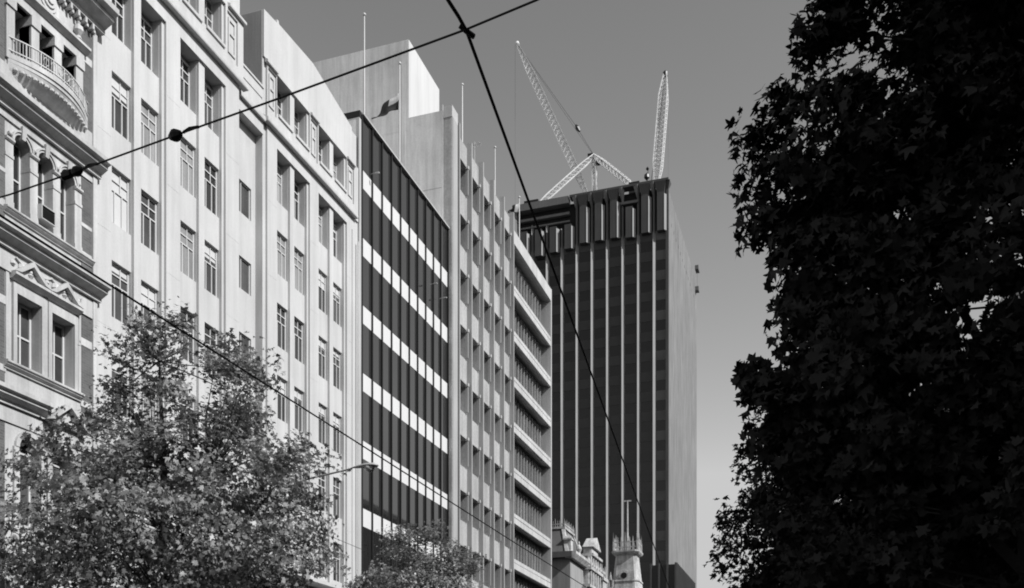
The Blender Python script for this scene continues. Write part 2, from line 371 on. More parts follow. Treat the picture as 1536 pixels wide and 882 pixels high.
# ------------------------------------------------------------------ victorian facade at the left edge
def arch_pts(yc, zs, r, n=12, stilt=1.0): return [(yc+r*math.cos(math.pi*k/n), zs+r*stilt*math.sin(math.pi*k/n)) for k in range(n+1)]
def victorian():
    X = -24.0
    B = empty('victorian_building', (X, 25.1, 0), 'ornate brick and stucco facade with bowed balcony and three arched windows, left edge', 'building')
    o = WL[B.name]
    Y0, Y1, YC = 22.8, 27.12, 25.08
    w = Relief(Y0, Y1, 0, 26.3, -9)
    ops = [(23.81, 24.44), (24.76, 25.39), (25.71, 26.34)]
    for a, b in ops: w.add(a, b, 22.75, 24.5, -1.0)                          # loggia openings of the top floor
    for a, b in ops: w.add(a, b, 18.1, 20.75, -.45)
    for a, b in ((23.88, 24.87), (25.30, 26.28)): w.add(a, b, 13.42, 15.55, -.45)
    for a, b in ((23.97, 24.85), (25.32, 26.2)): w.add(a, b, 8.5, 11.35, -.45)
    for a, b in ((23.5, 26.6),): w.add(a, b, .3, 4.5, -.5)
    mb = MB(); w.into(mb, face_x(X)); mb.build('wall', M['vict'], B)
    for ya, yb in ((26.66, 27.118), (22.804, 23.46)):
        for za, zb in ((.3, 11.45), (12.6, 16.05), (17.45, 20.7), (22.42, 25.9)): MB().box(X-.1, X+.022, ya, yb, za, zb).build('brick_panel', M['brick'], B)
    def mold(name, y0, y1, z, out, h, mat='vict'):
        MB().molding(X, [(-.03, z), (out*.3, z), (out*.3, z+h*.2), (out*.75, z+h*.45), (out*.75, z+h*.6), (out, z+h*.7), (out, z+h*.95), (out*.4, z+h*1.06), (-.03, z+h*1.06)], y0, y1).build(name, M[mat], B)
    # end pilaster
    MB().box(X-.5, X+.1, 27.12, 27.31, 0, 26.35).build('end_pilaster', M['vict'], B)
    MB().box(X-.5, X+.1, 22.62, 22.80, 0, 26.35).build('end_pilaster', M['vict'], B)
    mold('main_cornice', 22.5, 27.5, 25.95, .85, .75); mold('cornice', 22.55, 27.42, 20.98, .6, .58)
    mold('cornice', 22.55, 27.42, 16.75, .6, .58); mold('cornice', 22.6, 25.0, 12.0, .45, .5)
    MB().box(X-.2, X+.06, 22.8, 27.12, 20.72, 20.98).build('frieze', M['vict'], B)
    MB().box(X-.2, X+.07, 22.8, 27.12, 16.1, 16.75).build('frieze', M['vict'], B)
    MB().box(X-.2, X+.05, 22.8, 27.12, 11.5, 12.0).build('frieze', M['vict'], B)
    MB().box(X-.2, X+.05, 22.8, 27.12, 21.62, 22.4).build('frieze', M['vict'], B)
    # pale string courses on the brick flanks
    for z, h in ((24.62, .24), (19.05, .12), (18.0, .22), (15.05, .25), (13.0, .2)):
        MB().box(X-.1, X+.035, 26.62, 27.12, z, z+h).build('string_course', M['vict'], B)
        MB().box(X-.1, X+.035, 22.8, 23.5, z, z+h).build('string_course', M['vict'], B)
    mold('sill_course', 23.4, 27.12, 17.85, .2, .2); mold('sill_course', 23.4, 26.6, 13.12, .22, .24)
    # second-floor columns, arches
    for c in (23.63, 24.6, 25.55, 26.5):
        m = MB().box(X-.4, X+.025, c-.158, c+.158, 18.05, 20.1)
        m.box(X-.4, X+.05, c-.165, c+.165, 18.05, 18.3); m.box(X-.4, X+.05, c-.165, c+.165, 19.62, 19.72); m.build('column', M['vict'], B)
        m = MB().molding(X, [(0, 20.1), (.06, 20.1), (.10, 20.14), (.10, 20.2), (0, 20.2)], c-.165, c+.165)
        m.tube([(X+.05, c-.06, 20.34), (X+.05, c+.06, 20.34)], .05, 8); m.build('capital', M['vict'], B)
    for i, (a, b) in enumerate(ops):
        yc = (a+b)/2; r = (b-a)/2; zs = 20.22; ap = arch_pts(yc, zs, r)
        m = MB()
        for (p, q), (p2, q2) in zip(ap, ap[1:]):                              # spandrel filling above the arch and its reveal
            m.add([(X-.002, p, q), (X-.002, p2, q2), (X-.002, p2, 20.76), (X-.002, p, 20.76)], [(0, 1, 2, 3)])
            m.add([(X-.002, p, q), (X-.002, p2, q2), (X-.44, p2, q2), (X-.44, p, q)], [(0, 1, 2, 3)])
        m.build('arch_spandrel', M['vict'], B)
        m = MB()
        for r0, r1, d in ((r, r+.07, .05), (r+.07, r+.12, .09)):
            A, C = arch_pts(yc, zs, r0), arch_pts(yc, zs, r1)
            m.prism(A+C[::-1], lambda p, q, t: (t, p, q), X+d, X-.05)
        m.build('archivolt', M['vict'], B)
        m = MB().add([(X+.16, yc-.1, 20.78), (X+.16, yc+.1, 20.78), (X+.1, yc+.065, 20.4), (X+.1, yc-.065, 20.4), (X-.05, yc-.1, 20.78), (X-.05, yc+.1, 20.78), (X-.05, yc+.065, 20.4), (X-.05, yc-.065, 20.4)],
                     [(0,1,2,3),(0,4,5,1),(3,2,6,7),(0,3,7,4),(1,5,6,2)]); m.build('keystone', M['vict'], B)
        f = window_unit(B, 'window', .63, 2.35, (.5,), (.5,), Vector((X-.40, yc, 18.12))-o, .06)
        # loggia: doors deep in shade
        window_unit(B, 'window', .6, 1.7, (.5,), (.7,), Vector((X-.95, yc, 22.78))-o, .05)
    # top floor piers, entablature, broken pediment
    for c in (23.63, 24.6, 25.55, 26.5):
        m = MB().box(X-.4, X+.08, c-.16, c+.16, 22.6, 24.2); m.box(X-.4, X+.13, c-.19, c+.19, 24.2, 24.5); m.build('pier', M['vict'], B)
    m = MB().box(X-.2, X+.10, 23.45, 26.7, 24.5, 24.78); m.molding(X, [(0, 24.78), (.14, 24.78), (.3, 24.9), (.3, 24.98), (0, 25.02)], 23.35, 26.8); m.build('entablature', M['vict'], B)
    hw = 1.6
    prof = [(YC-hw, 25.0), (YC+hw, 25.0)]+[(YC+hw*(1-k/10), 25.0+.95*(k/10)**1.7) for k in range(1, 10)]+[(YC+.12, 25.9), (YC-.12, 25.9)]+[(YC-hw*(1-k/10), 25.0+.95*(k/10)**1.7) for k in range(9, 0, -1)]
    MB().prism(prof, lambda p, q, t: (t, p, q), X+.12, X-.1).build('pediment', M['vict'], B)
    m = MB()
    for k in range(3):
        ring = [(YC+(.36-k*.11)*math.cos(t*math.pi/8), 25.45+(.36-k*.11)*math.sin(t*math.pi/8)) for t in range(16)]
        m.prism(ring, lambda p, q, t: (t, p, q), X+.16+k*.05, X)
    m.build('medallion', M['trim'], B)
    for s in (-1, 1):
        MB().lathe((X+.1, YC+s*1.35, 25.12), [(.12, 0), (.06, .1), (.17, .25), (.14, .4), (.05, .48), (.07, .55), (.01, .6)], 10).build('urn', M['vict'], B)
    m = MB()
    for k in range(26):
        y = 22.95+k*.165; m.box(X, X+.16+.1*(k % 2 == 0), y, y+.09, 25.78, 25.96)
    m.build('dentil_course', M['vict'], B)
    # bowed balcony
    n = 20; ys = [23.55+(3.35)*k/n for k in range(n+1)]; yc = 25.22
    out = lambda y, s=1.0: max(.06, s*.62*(1-((y-yc)/1.72)**2))
    m = MB()
    for y, y2 in zip(ys, ys[1:]):
        for (z0, z1, e0, e1) in ((22.62, 22.78, 1, 1), (22.5, 22.62, .93, .93), (22.38, 22.5, .80, .9), (22.26, 22.38, .5, .80), (22.1, 22.26, .12, .5)):
            A, Bq = out(y), out(y2)
            m.add([(X, y, z0), (X+A*e0, y, z0), (X+A*e1, y, z1), (X, y, z1), (X, y2, z0), (X+Bq*e0, y2, z0), (X+Bq*e1, y2, z1), (X, y2, z1)],
                  [(0,1,2,3), (4,7,6,5), (1,5,6,2), (0,4,5,1), (3,2,6,7)])
    bal = m.build('balcony', M['vict'], B)
    m = MB()
    for s, zz in ((.94, 23.26), (.94, 22.86)): m.tube([(X+out(y, s), y, zz) for y in ys], .028, 5)
    for i, y in enumerate(np.linspace(23.6, 26.85, 40)):
        m.tube([(X+out(y, .94), y, 22.78), (X+out(y, .94), y, 23.26)], .011 if i % 5 else .024, 4)
    for y in np.linspace(24.6, 25.9, 6):
        m.tube([(X+out(y, .94), y+.1*math.cos(t*math.pi/5), 23.06+.12*math.sin(t*math.pi/5)) for t in range(11)], .014, 4)
    m.build('railing', M['trim'], bal)
    m = MB()
    for k in range(17): 
        y = 23.75+k*.185; m.lathe((X+out(y, .8), y, 22.36), [(.01, -.10), (.075, -.05), (.06, .03), (.01, .06)], 6)
    m.build('scroll_trim', M['vict'], bal)
    # frieze ornaments of the sill band
    m = MB()
    for k in range(9):
        y = 23.7+k*.34; rr = .09+.05*(k % 2)
        m.lathe((X+.08, y, 16.42), [(.02, -rr), (rr, -rr*.4), (rr*.8, rr*.5), (.02, rr)], 7)
    m.tube([(X+.1, 23.8+k*.12, 16.62-.13*abs(math.sin(k*.52))) for k in range(24)], .045, 5)
    m.build('garland', M['trim'], B)
    # first floor pedimented windows
    for a, b in ((23.88, 24.87), (25.30, 26.28)):
        yc2 = (a+b)/2
        m = MB().box(X-.3, X+.09, a-.15, a-.003, 13.36, 15.85); m.box(X-.3, X+.09, b+.003, b+.15, 13.36, 15.85); m.box(X-.3, X+.09, a-.003, b+.003, 15.56, 15.85); m.build('architrave', M['vict'], B)
        m = MB().molding(X, [(0, 15.95), (.12, 15.95), (.26, 16.05), (.26, 16.13), (0, 16.15)], a-.22, b+.22)
        t0 = [(a-.22, 16.15), (b+.22, 16.15), (yc2, 16.72)]; t1 = [(a+.02, 16.19), (b-.02, 16.19), (yc2, 16.56)]
        m.prism([t0[0], t0[2], (yc2, 16.56), t1[0]], lambda p, q, t: (t, p, q), X+.26, X+.02); m.prism([t0[2], t0[1], t1[1], (yc2, 16.56)], lambda p, q, t: (t, p, q), X+.26, X+.02)
        m.prism(t0, lambda p, q, t: (t, p, q), X+.10, X)
        m.lathe((X+.1, yc2, 16.3), [(.02, -.1), (.1, 0), (.02, .1)], 8); m.build('pediment', M['vict'], B)
        f = window_unit(B, 'window', b-a, 2.1, (.55,), (.5,), Vector((X-.40, yc2, 13.43))-o, .07)
        q = WL[f.name]; MB().box(q.x+.006, q.x+.012, q.y-.45, q.y-.05, q.z+.1, q.z+1.0).build('curtain', M['curtain'], f)
    for c in (25.09, 23.55, 26.56):
        MB().box(X-.3, X+.04, c-.06, c+.06, 13.36, 16.1).build('pilaster_strip', M['vict'], B)
    # lower arched windows and doorway pediment
    for a, b in ((23.97, 24.85), (25.32, 26.2)):
        yc2 = (a+b)/2; r = (b-a)/2; zs = 10.85; ap = arch_pts(yc2, zs, r)
        m = MB()
        for (p, q), (p2, q2) in zip(ap, ap[1:]):
            m.add([(X-.002, p, q), (X-.002, p2, q2), (X-.002, p2, 11.36), (X-.002, p, 11.36)], [(0, 1, 2, 3)]); m.add([(X-.002, p, q), (X-.002, p2, q2), (X-.44, p2, q2), (X-.44, p, q)], [(0, 1, 2, 3)])
        m.build('arch_spandrel', M['vict'], B)
        m = MB().prism(arch_pts(yc2, zs, r)+arch_pts(yc2, zs, r+.15)[::-1], lambda p, q, t: (t, p, q), X+.1, X-.05); m.build('archivolt', M['vict'], B)
        MB().box(X-.4, X+.08, a-.2, a-.003, 8.3, 10.84).build('pilaster_strip', M['vict'], B); MB().box(X-.4, X+.08, b+.003, b+.2, 8.3, 10.84).build('pilaster_strip', M['vict'], B)
        window_unit(B, 'window', b-a, 2.75, (.5,), (.84,), Vector((X-.41, yc2, 8.52))-o, .07)
    t0 = [(24.9, 12.0), (26.7, 12.0), (25.8, 12.75)]
    m = MB().prism(t0, lambda p, q, t: (t, p, q), X+.2, X); m.prism([t0[0], t0[2], (25.8, 12.62), (25.1, 12.05)], lambda p, q, t: (t, p, q), X+.4, X+.1); m.prism([t0[2], t0[1], (26.5, 12.05), (25.8, 12.62)], lambda p, q, t: (t, p, q), X+.4, X+.1)
    m.build('pediment', M['vict'], B)
    # unit air conditioner in the middle arched window
    A = empty('air_conditioner', (X-.06, 25.03, 18.3), 'box air conditioner sticking out of the middle arched window', 'air conditioner')
    q = WL[A.name]
    m = MB(); y0, y1, z0, z1 = q.y-.29, q.y+.29, q.z, q.z+.46; x0, x1 = q.x-.3, q.x+.26
    m.box(x0, x1, y0, y1, z0, z0+.03); m.box(x0, x1, y0, y1, z1-.03, z1); m.box(x0, x1, y0, y0+.03, z0+.03, z1-.03); m.box(x0, x1, y1-.03, y1, z0+.03, z1-.03)
    m.build('casing', M['capm'], A)
    m = MB().box(x0, x1-.05, y0+.03, y1-.03, z0+.03, z1-.03)
    for k in range(8): m.box(x1-.05, x1-.02, y0+.03, y1-.03, z0+.045+k*.043, z0+.062+k*.043)
    m.build('grille', M['black'], A)
victorian()

# ------------------------------------------------------------------ black glass building
def glass_building():
    X = -24.3; Y0, Y1 = 47.66, 60.03; PIT = (Y1-Y0)/10; TOP = 35.6
    B = empty('glass_office_building', (X, 53.8, 0), 'dark glass office building striped by white spandrel bands and black vertical fins', 'building')
    o = WL[B.name]
    bands = [31.75-3.66*k for k in range(9)]
    MB().box(X-14, X-.06, 47.42, Y1-.02, 0, TOP-.05).build('structure_wall', M['conc3'], B)
    m = MB().box(X-14.05, X+.06, 47.40, 47.62, TOP-.25, TOP+.1); m.build('roof_edge', M['black'], B)
    MB().box(X-.05, X+.03, 47.40, 47.63, 0, TOP-.26).build('edge_strip', M['capm'], B)
    g = MB(); b0 = TOP-.1
    for k in range(10):
        ya = Y0+PIT*k+.045; z1 = b0
        for zb in bands+[-.9]:
            # each storey is vision glass with a transom
            z0 = zb+.98; 
            if z0 < z1: g.box(X-.05, X, ya, Y0+PIT*(k+1)-.045, max(z0, .1), z1)
            z1 = zb
    g.build('glazing', M['bglass'], B)
    for zb in bands:
        m = MB()
        for k in range(10): m.box(X-.05, X+.012, Y0+PIT*k+.05, Y0+PIT*(k+1)-.05, zb+.003, zb+.977)
        m.build('spandrel_band', M['band'], B)
    for k in range(10): MB().box(X-.05, X+.006, Y0+PIT*(k+1)-.30, Y0+PIT*(k+1)-.002, .1, TOP-.08).build('fin_reflection_strip', M['black'], B)  # black strips paint in each fin's dark reflection on the glass
    f0 = None
    for k in range(11):
        if f0 is None: f0 = MB().box(X-.06, X+.10, Y0-.04, Y0+.04, 0, TOP-.02).build('fin', M['black'], B)
        else: copy_obj(f0, B, f0.location+Vector((0, PIT*k, 0)))
    MB().box(X-.4, X+.17, 47.64, Y1+.02, TOP, TOP+.09).build('roof_coping', M['capm'], B)
    for y, z in ((48.6, 32.9), (56.8, 30.5), (58.4, 30.3)):
        m = MB().tube([(X+.1, y, z), (X+.5, y, z+.03)], .012, 5); m.box(X+.4, X+.62, y-.05, y+.05, z-.02, z+.04); m.build('floodlight', M['capm'], B)
    m = MB().box(X-6, X-3.5, 50, 52.5, TOP-.05, TOP+.5); m.build('roof_plant', M['conc3'], B)
glass_building()

# ------------------------------------------------------------------ concrete grid building with white lift tower
def grid_building():
    X = -24.3; Y0, Y1 = 60.06, 73.05; F0, FP = 61.4, 2.33
    B = empty('concrete_grid_building', (X, 66.5, 0), 'grey concrete grid of deep windows and thin fins under a white lift tower', 'building')
    o = WL[B.name]
    joints = [41.5-3.755*k for k in range(11)]
    top = 43.0
    r = Relief(Y0, Y1, 0, top, -14)
    r.add(Y0, 61.05, 0, top, .32)
    for j in [41.5-3.755*k for k in range(11)]: r.add(61.5, Y1, j-.02, j+.10, .10)
    WW, WHT = 1.45, 2.0
    for k in range(5):
        y = F0+FP*k
        for j in joints: 
            if j-WHT > .2:
                r.add(y+.12, y+FP-.10, j-WHT, j-.02, -.95)
    mb = MB(); r.into(mb, face_x(X)); mb.box(X-14, X-13, Y0, Y1, top, top+.3)
    mb.build('facade_wall', M['conc'], B)
    MB().box(X-14, X-.3, Y0-.035, Y0-.004, 0, top+.5).build('side_wall', M['conc3'], B)
    m = MB().box(X-.25, X+.34, Y0-.03, 61.07, top, top+.75); m.build('corner_pier_cap', M['conc2'], B)
    MB().box(X+.325, X+.36, Y0+.1, 60.98, 0, top-.02).build('corner_pier', M['fin'], B)
    f0 = None
    for k in range(6):
        if f0 is None: f0 = MB().box(X+.004, X+.36, F0-.07, F0+.07, 0, top+.35).build('fin', M['fin'], B)
        else: copy_obj(f0, B, f0.location+Vector((0, FP*k, 0)))
    # short fin at each window's far jamb and the dark joint block at its head
    s0 = k0 = None
    for k in range(5):
        y = F0+FP*k
        for j in joints:
            if j < 6: continue
            loc = Vector((X, y+FP-.34, j-1.0))
            if s0 is None:
                s0 = MB().box(X+.004, X+.2, loc.y-.045, loc.y+.045, j-1.9, j-.12).build('jamb_fin', M['fin'], B, loc)
                k0 = MB().box(X+.004, X+.24, loc.y-.09, loc.y+.09, j-.11, j+.1).build('joint_block', M['conc2'], B, loc)
            else: copy_obj(s0, B, loc-o); copy_obj(k0, B, loc-o)
    wsrc = None
    for k in range(5):
        y = F0+FP*k
        for j in joints:
            if j-WHT < .2: continue
            loc = Vector((X-.91, y+.12+(FP-.22)/2, j-WHT))-o
            if wsrc is None: wsrc = window_unit(B, 'window', FP-.22, WHT-.03, (.5,), (), loc, .05)
            else: copy_window(wsrc, B, loc, random.choice([None, None, None, 'curtain']))
    MB().box(X-13, X-.4, Y0+.3, Y1-.3, top-.05, top+.04).build('roof', M['roof'], B)
    # lift tower
    m = MB().box(-38, -27.12, Y0-.04, 65.35, top-.3, 48.75); m.build('lift_tower_wall', M['conc3'], B)
    MB().box(-27.12, -27.07, Y0-.02, 65.33, top-.3, 48.74).build('lift_tower_end_wall', M['penthouse'], B)
    for z in (33.6, 38.4): MB().box(X-13.5, X-.4, Y0-.038, Y0-.03, z, z+.05).build('wall_joint', M['conc'], B)
    MB().box(-27.6, -27.3, Y0-.047, Y0-.03, 20, 48.2).build('downpipe', M['conc3'], B)
    m = MB().tube([(-27.6, 61, 48.75), (-27.6, 61, 49.25)], .05, 5); m.box(-27.75, -27.45, 60.93, 61.07, 49.2, 49.3); m.build('vent_pipe', M['capm'], B)
    MB().box(X-.6, X-.5, Y0+.4, Y0+.5, top, top+1.2).build('railing_post', M['capm'], B)
grid_building()

# ------------------------------------------------------------------ balcony building
def balcony_building():
    X = -24.25; Y0, Y1 = 73.13, 84.75; TOP = 42.4; DEP = .95
    B = empty('balcony_building', (X, 79, 0), 'office building with pale horizontal sunshade ledges over each row of windows, beside the concrete grid', 'building')
    o = WL[B.name]
    fl = [40.85-3.62*k for k in range(11)]
    MB().box(X-14, X-DEP, Y0, Y1-.25, 0, TOP-.3).build('back_wall', M['conc2'], B)
    MB().box(X-14, X+.05, Y1-.24, Y1, 0, TOP+.05).build('end_wall', M['conc2'], B)
    MB().box(X-DEP+.003, X-.02, Y0+.003, Y0+.12, 0, TOP-1.2).build('end_wall', M['conc2'], B)
    m = MB().molding(X, [(-DEP, TOP-.9), (-.12, TOP-1.1), (.04, TOP-1.02), (.06, TOP), (-1.2, TOP), (-DEP-.2, TOP-.2)], Y0, Y1-.245); m.build('roof_fascia', M['conc2'], B)
    for z in fl[1:]:
        if z < 3: continue
        b = MB().molding(X, [(-DEP+.003, z+.28), (-.3, z+.12), (-.06, z), (.03, z+.06), (.03, z+.5), (-.06, z+.5), (-.06, z+.42), (-DEP+.003, z+.42)], Y0+.002, Y1-.242).build('ledge', M['conc2'], B)
        m = MB().box(X-.04, X+.02, Y0+.02, Y1-.26, z+.58, z+.86)
        for k in range(24):
            y = Y0+.2+k*.475; m.box(X-.03, X+.01, y, y+.1, z+.5, z+.58)
        m.build('rail', M['conc2'], b)
    n = 14; pit = (Y1-.3-Y0-.15)/n
    w0 = None
    for z in fl:
        if z-2.6 < 1: continue
        zb = z-2.35
        loc = Vector((X-DEP+.05, (Y0+Y1)/2-.05, zb))-o
        if w0 is None:
            w0 = window_unit(B, 'window_row', Y1-Y0-.6, 2.3, [k/n for k in range(1, n)], (.42,), loc, .07, fm='black')
            q = WL[w0.name]; m = MB()
            for k in range(n): m.box(q.x+.05, q.x+.22, q.y-(Y1-Y0-.6)/2+k*pit*.99, q.y-(Y1-Y0-.6)/2+k*pit*.99+.07, q.z+.05, q.z+2.28)
            m.build('mullion_fin', M['conc'], w0)
            m = MB()
            for k in range(n):
                if k % 5 == 3: continue
                ya = q.y-(Y1-Y0-.6)/2+k*pit*.985; m.box(q.x+.006, q.x+.02, ya+.1, ya+pit-.12, q.z+.1, q.z+(1.2, 1.6, 1.3, 1.5, 1.05)[k*3 % 5])
            m.build('blind_and_lit_strip', M['blind_and_lit_strip'], w0)  # pale strips paint in the sunlit wall below the ledge's jagged shadow
        else: copy_window(w0, B, loc)
balcony_building()

# ------------------------------------------------------------------ far tower under construction
def tower():
    Y = 190.0; XR, XL = -30.64, -61.5; TOP = 110.4; MUL0, MP = -33.55, 3.09
    B = empty('office_tower', (-46, Y, 0), 'dark high-rise tower with thin pale vertical mullions, its top still under construction', 'tower')
    o = WL[B.name]
    MB().box(XL, XR-.3, Y+.35, Y+40, 0, 106).build('core_wall', M['dark'], B)
    SP = 3.9; floors = [4+SP*k for k in range(25)]
    g = MB()
    for z in floors:
        s = MB()
        g.box(XL, XR-.55, Y+.02, Y+.34, z, z+SP*.52); 
        for k in range(11):
            xa = MUL0-MP*(k-1)
            if xa-MP < XL: continue
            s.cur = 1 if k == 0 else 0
            s.box(xa-MP+.05, min(XR-.56, xa-.05), Y-.03, Y+.30, z+SP*.52+.004, z+SP-.004)
        s.build('spandrel_row', [M['towerspan'], M['towerspan2']], B)
    g.build('curtain_glass', M['tglass'], B)
    # flank
    mb = MB(); r = Relief(Y+.05, Y+40, 0, TOP-1.5, -.3)
    for k in range(12): r.add(Y+3+k*2.9, Y+3.35+k*2.9, 103.3, 104.0, -.25)
    for k in range(1, 20): r.add(Y+.05+k*2.0, Y+.09+k*2.0, 0, 102, -.04)
    r.into(mb, face_x(XR)); mb.build('flank_wall', M['towerside'], B)
    MB().box(XR-.55, XR-.02, Y-.5, Y+.04, 0, TOP-1.3).build('corner_pier', M['crown'], B)
    MB().add([(XR-.55, Y-.5, TOP-1.3), (XR-.02, Y-.5, TOP-1.3), (XR-.02, Y+.04, TOP-1.3), (XR-.55, Y+.04, TOP-1.3), (XR-1.0, Y-1.2, TOP), (XR+.35, Y-1.2, TOP), (XR+.35, Y+.6, TOP), (XR-1, Y+.6, TOP)],
             [(0,3,2,1),(4,5,6,7),(0,1,5,4),(1,2,6,5),(2,3,7,6),(3,0,4,7)]).build('corner_cap', M['crown'], B)
    # mullions: V-shaped ribs, one facet to the sun
    m0 = None; broken = {6, 7, 8, 9}
    def rib(x, top, name):
        m = MB()
        prof = [(x-.33, Y+.02), (x-.10, Y-.75), (x+.38, Y+.02)]
        prof2 = [(x-.22, Y+.02), (x-.08, Y-.6), (x+.22, Y+.02)]
        m.prism(prof, lambda p, q, t: (p, q, t), 0, 101.0)
        m.prism(prof2, lambda p, q, t: (p, q, t), 101.0, top)
        if top > 108:
            m.add([(x-.22, Y+.02, top), (x-.08, Y-.6, top), (x+.22, Y+.02, top), (x-.8, Y-1.3, TOP), (x+.1, Y-1.5, TOP), (x+.5, Y-.6, TOP)], [(0,1,4,3),(1,2,5,4),(2,0,3,5),(3,4,5)])
        return m.build(name, M['towerfin'], B)
    for k in range(10): rib(MUL0-MP*k, TOP-2 if k not in broken else (106.5, 108.2, 104.8, 106)[k % 4], 'mullion')
    # crown boxes between the ribs
    for k in range(10):
        x = MUL0-MP*k; x0, x1 = x+.75, x+2.15
        if k in broken: z0, z1 = 99.6+.25*(9-k), 105.2
        elif k == 2: z0, z1 = 100.6, 106.6
        else: z0, z1 = 101.0, 108.4
        zc = z0
        c = MB().box(x0, x1, Y-1.0, Y+.02, z0, z1)
        if z1 > 107: c.add([(x0, Y-1.0, z1), (x1, Y-1.0, z1), (x1, Y, z1), (x0, Y, z1), (x0-.5, Y-1.35, TOP-.1), (x1+.35, Y-1.35, TOP-.1), (x1+.35, Y, TOP-.1), (x0-.5, Y, TOP-.1)], [(0,1,5,4),(1,2,6,5),(2,3,7,6),(3,0,4,7)])
        c.build('crown_box', M['crown'], B)
        e = MB().prism([(x1+.002, Y-1.05), (x1+.5, Y-.3), (x1+.002, Y-.3)], lambda p, q, t: (p, q, t), z0, z1-.4); e.build('crown_lit_edge', M['towerfin'], B)  # paler wedge puts the box's sunlit right side into colour and shape
    e = MB().box(XR-19.6, XR+.1, Y-1.36, Y+.4, TOP-.09, TOP+.35); e.box(XR-5.9-MP*1.1, XR-5.95, Y-1.0, Y+.2, 107.2, 107.7)
    e.build('crown_parapet', M['crown'], B)
    r = MB().box(XL, XR-19.8, Y-1.3, Y+.3, 109.3, TOP+.3); r.box(XL, XR-19.8, Y-.6, Y+.2, 107.4, 107.9); r.box(XL, XR-19.8, Y-.4, Y+.2, 106.0, 106.3); r.build('scaffold_rail', M['crownrail'], B)
    MB().box(XL, XR-.35, Y+.3, Y+40, 106, TOP-.6).build('roof_plant_wall', M['dark'], B)
    for u, v, w in ((1042, 404, 1.1), (1046, 434, .8)):
        p = at_y(u, v, Y+40-2); q = MB().box(XR, XR+.8, p.y-w, p.y+w, p.z-.5, p.z+.4); q.tube([(XR+.4, p.y, p.z+.4), (XR+.4, p.y, 109)], .03, 4)
        q.build('cleaning_cradle', M['crownrail'], B)
tower()

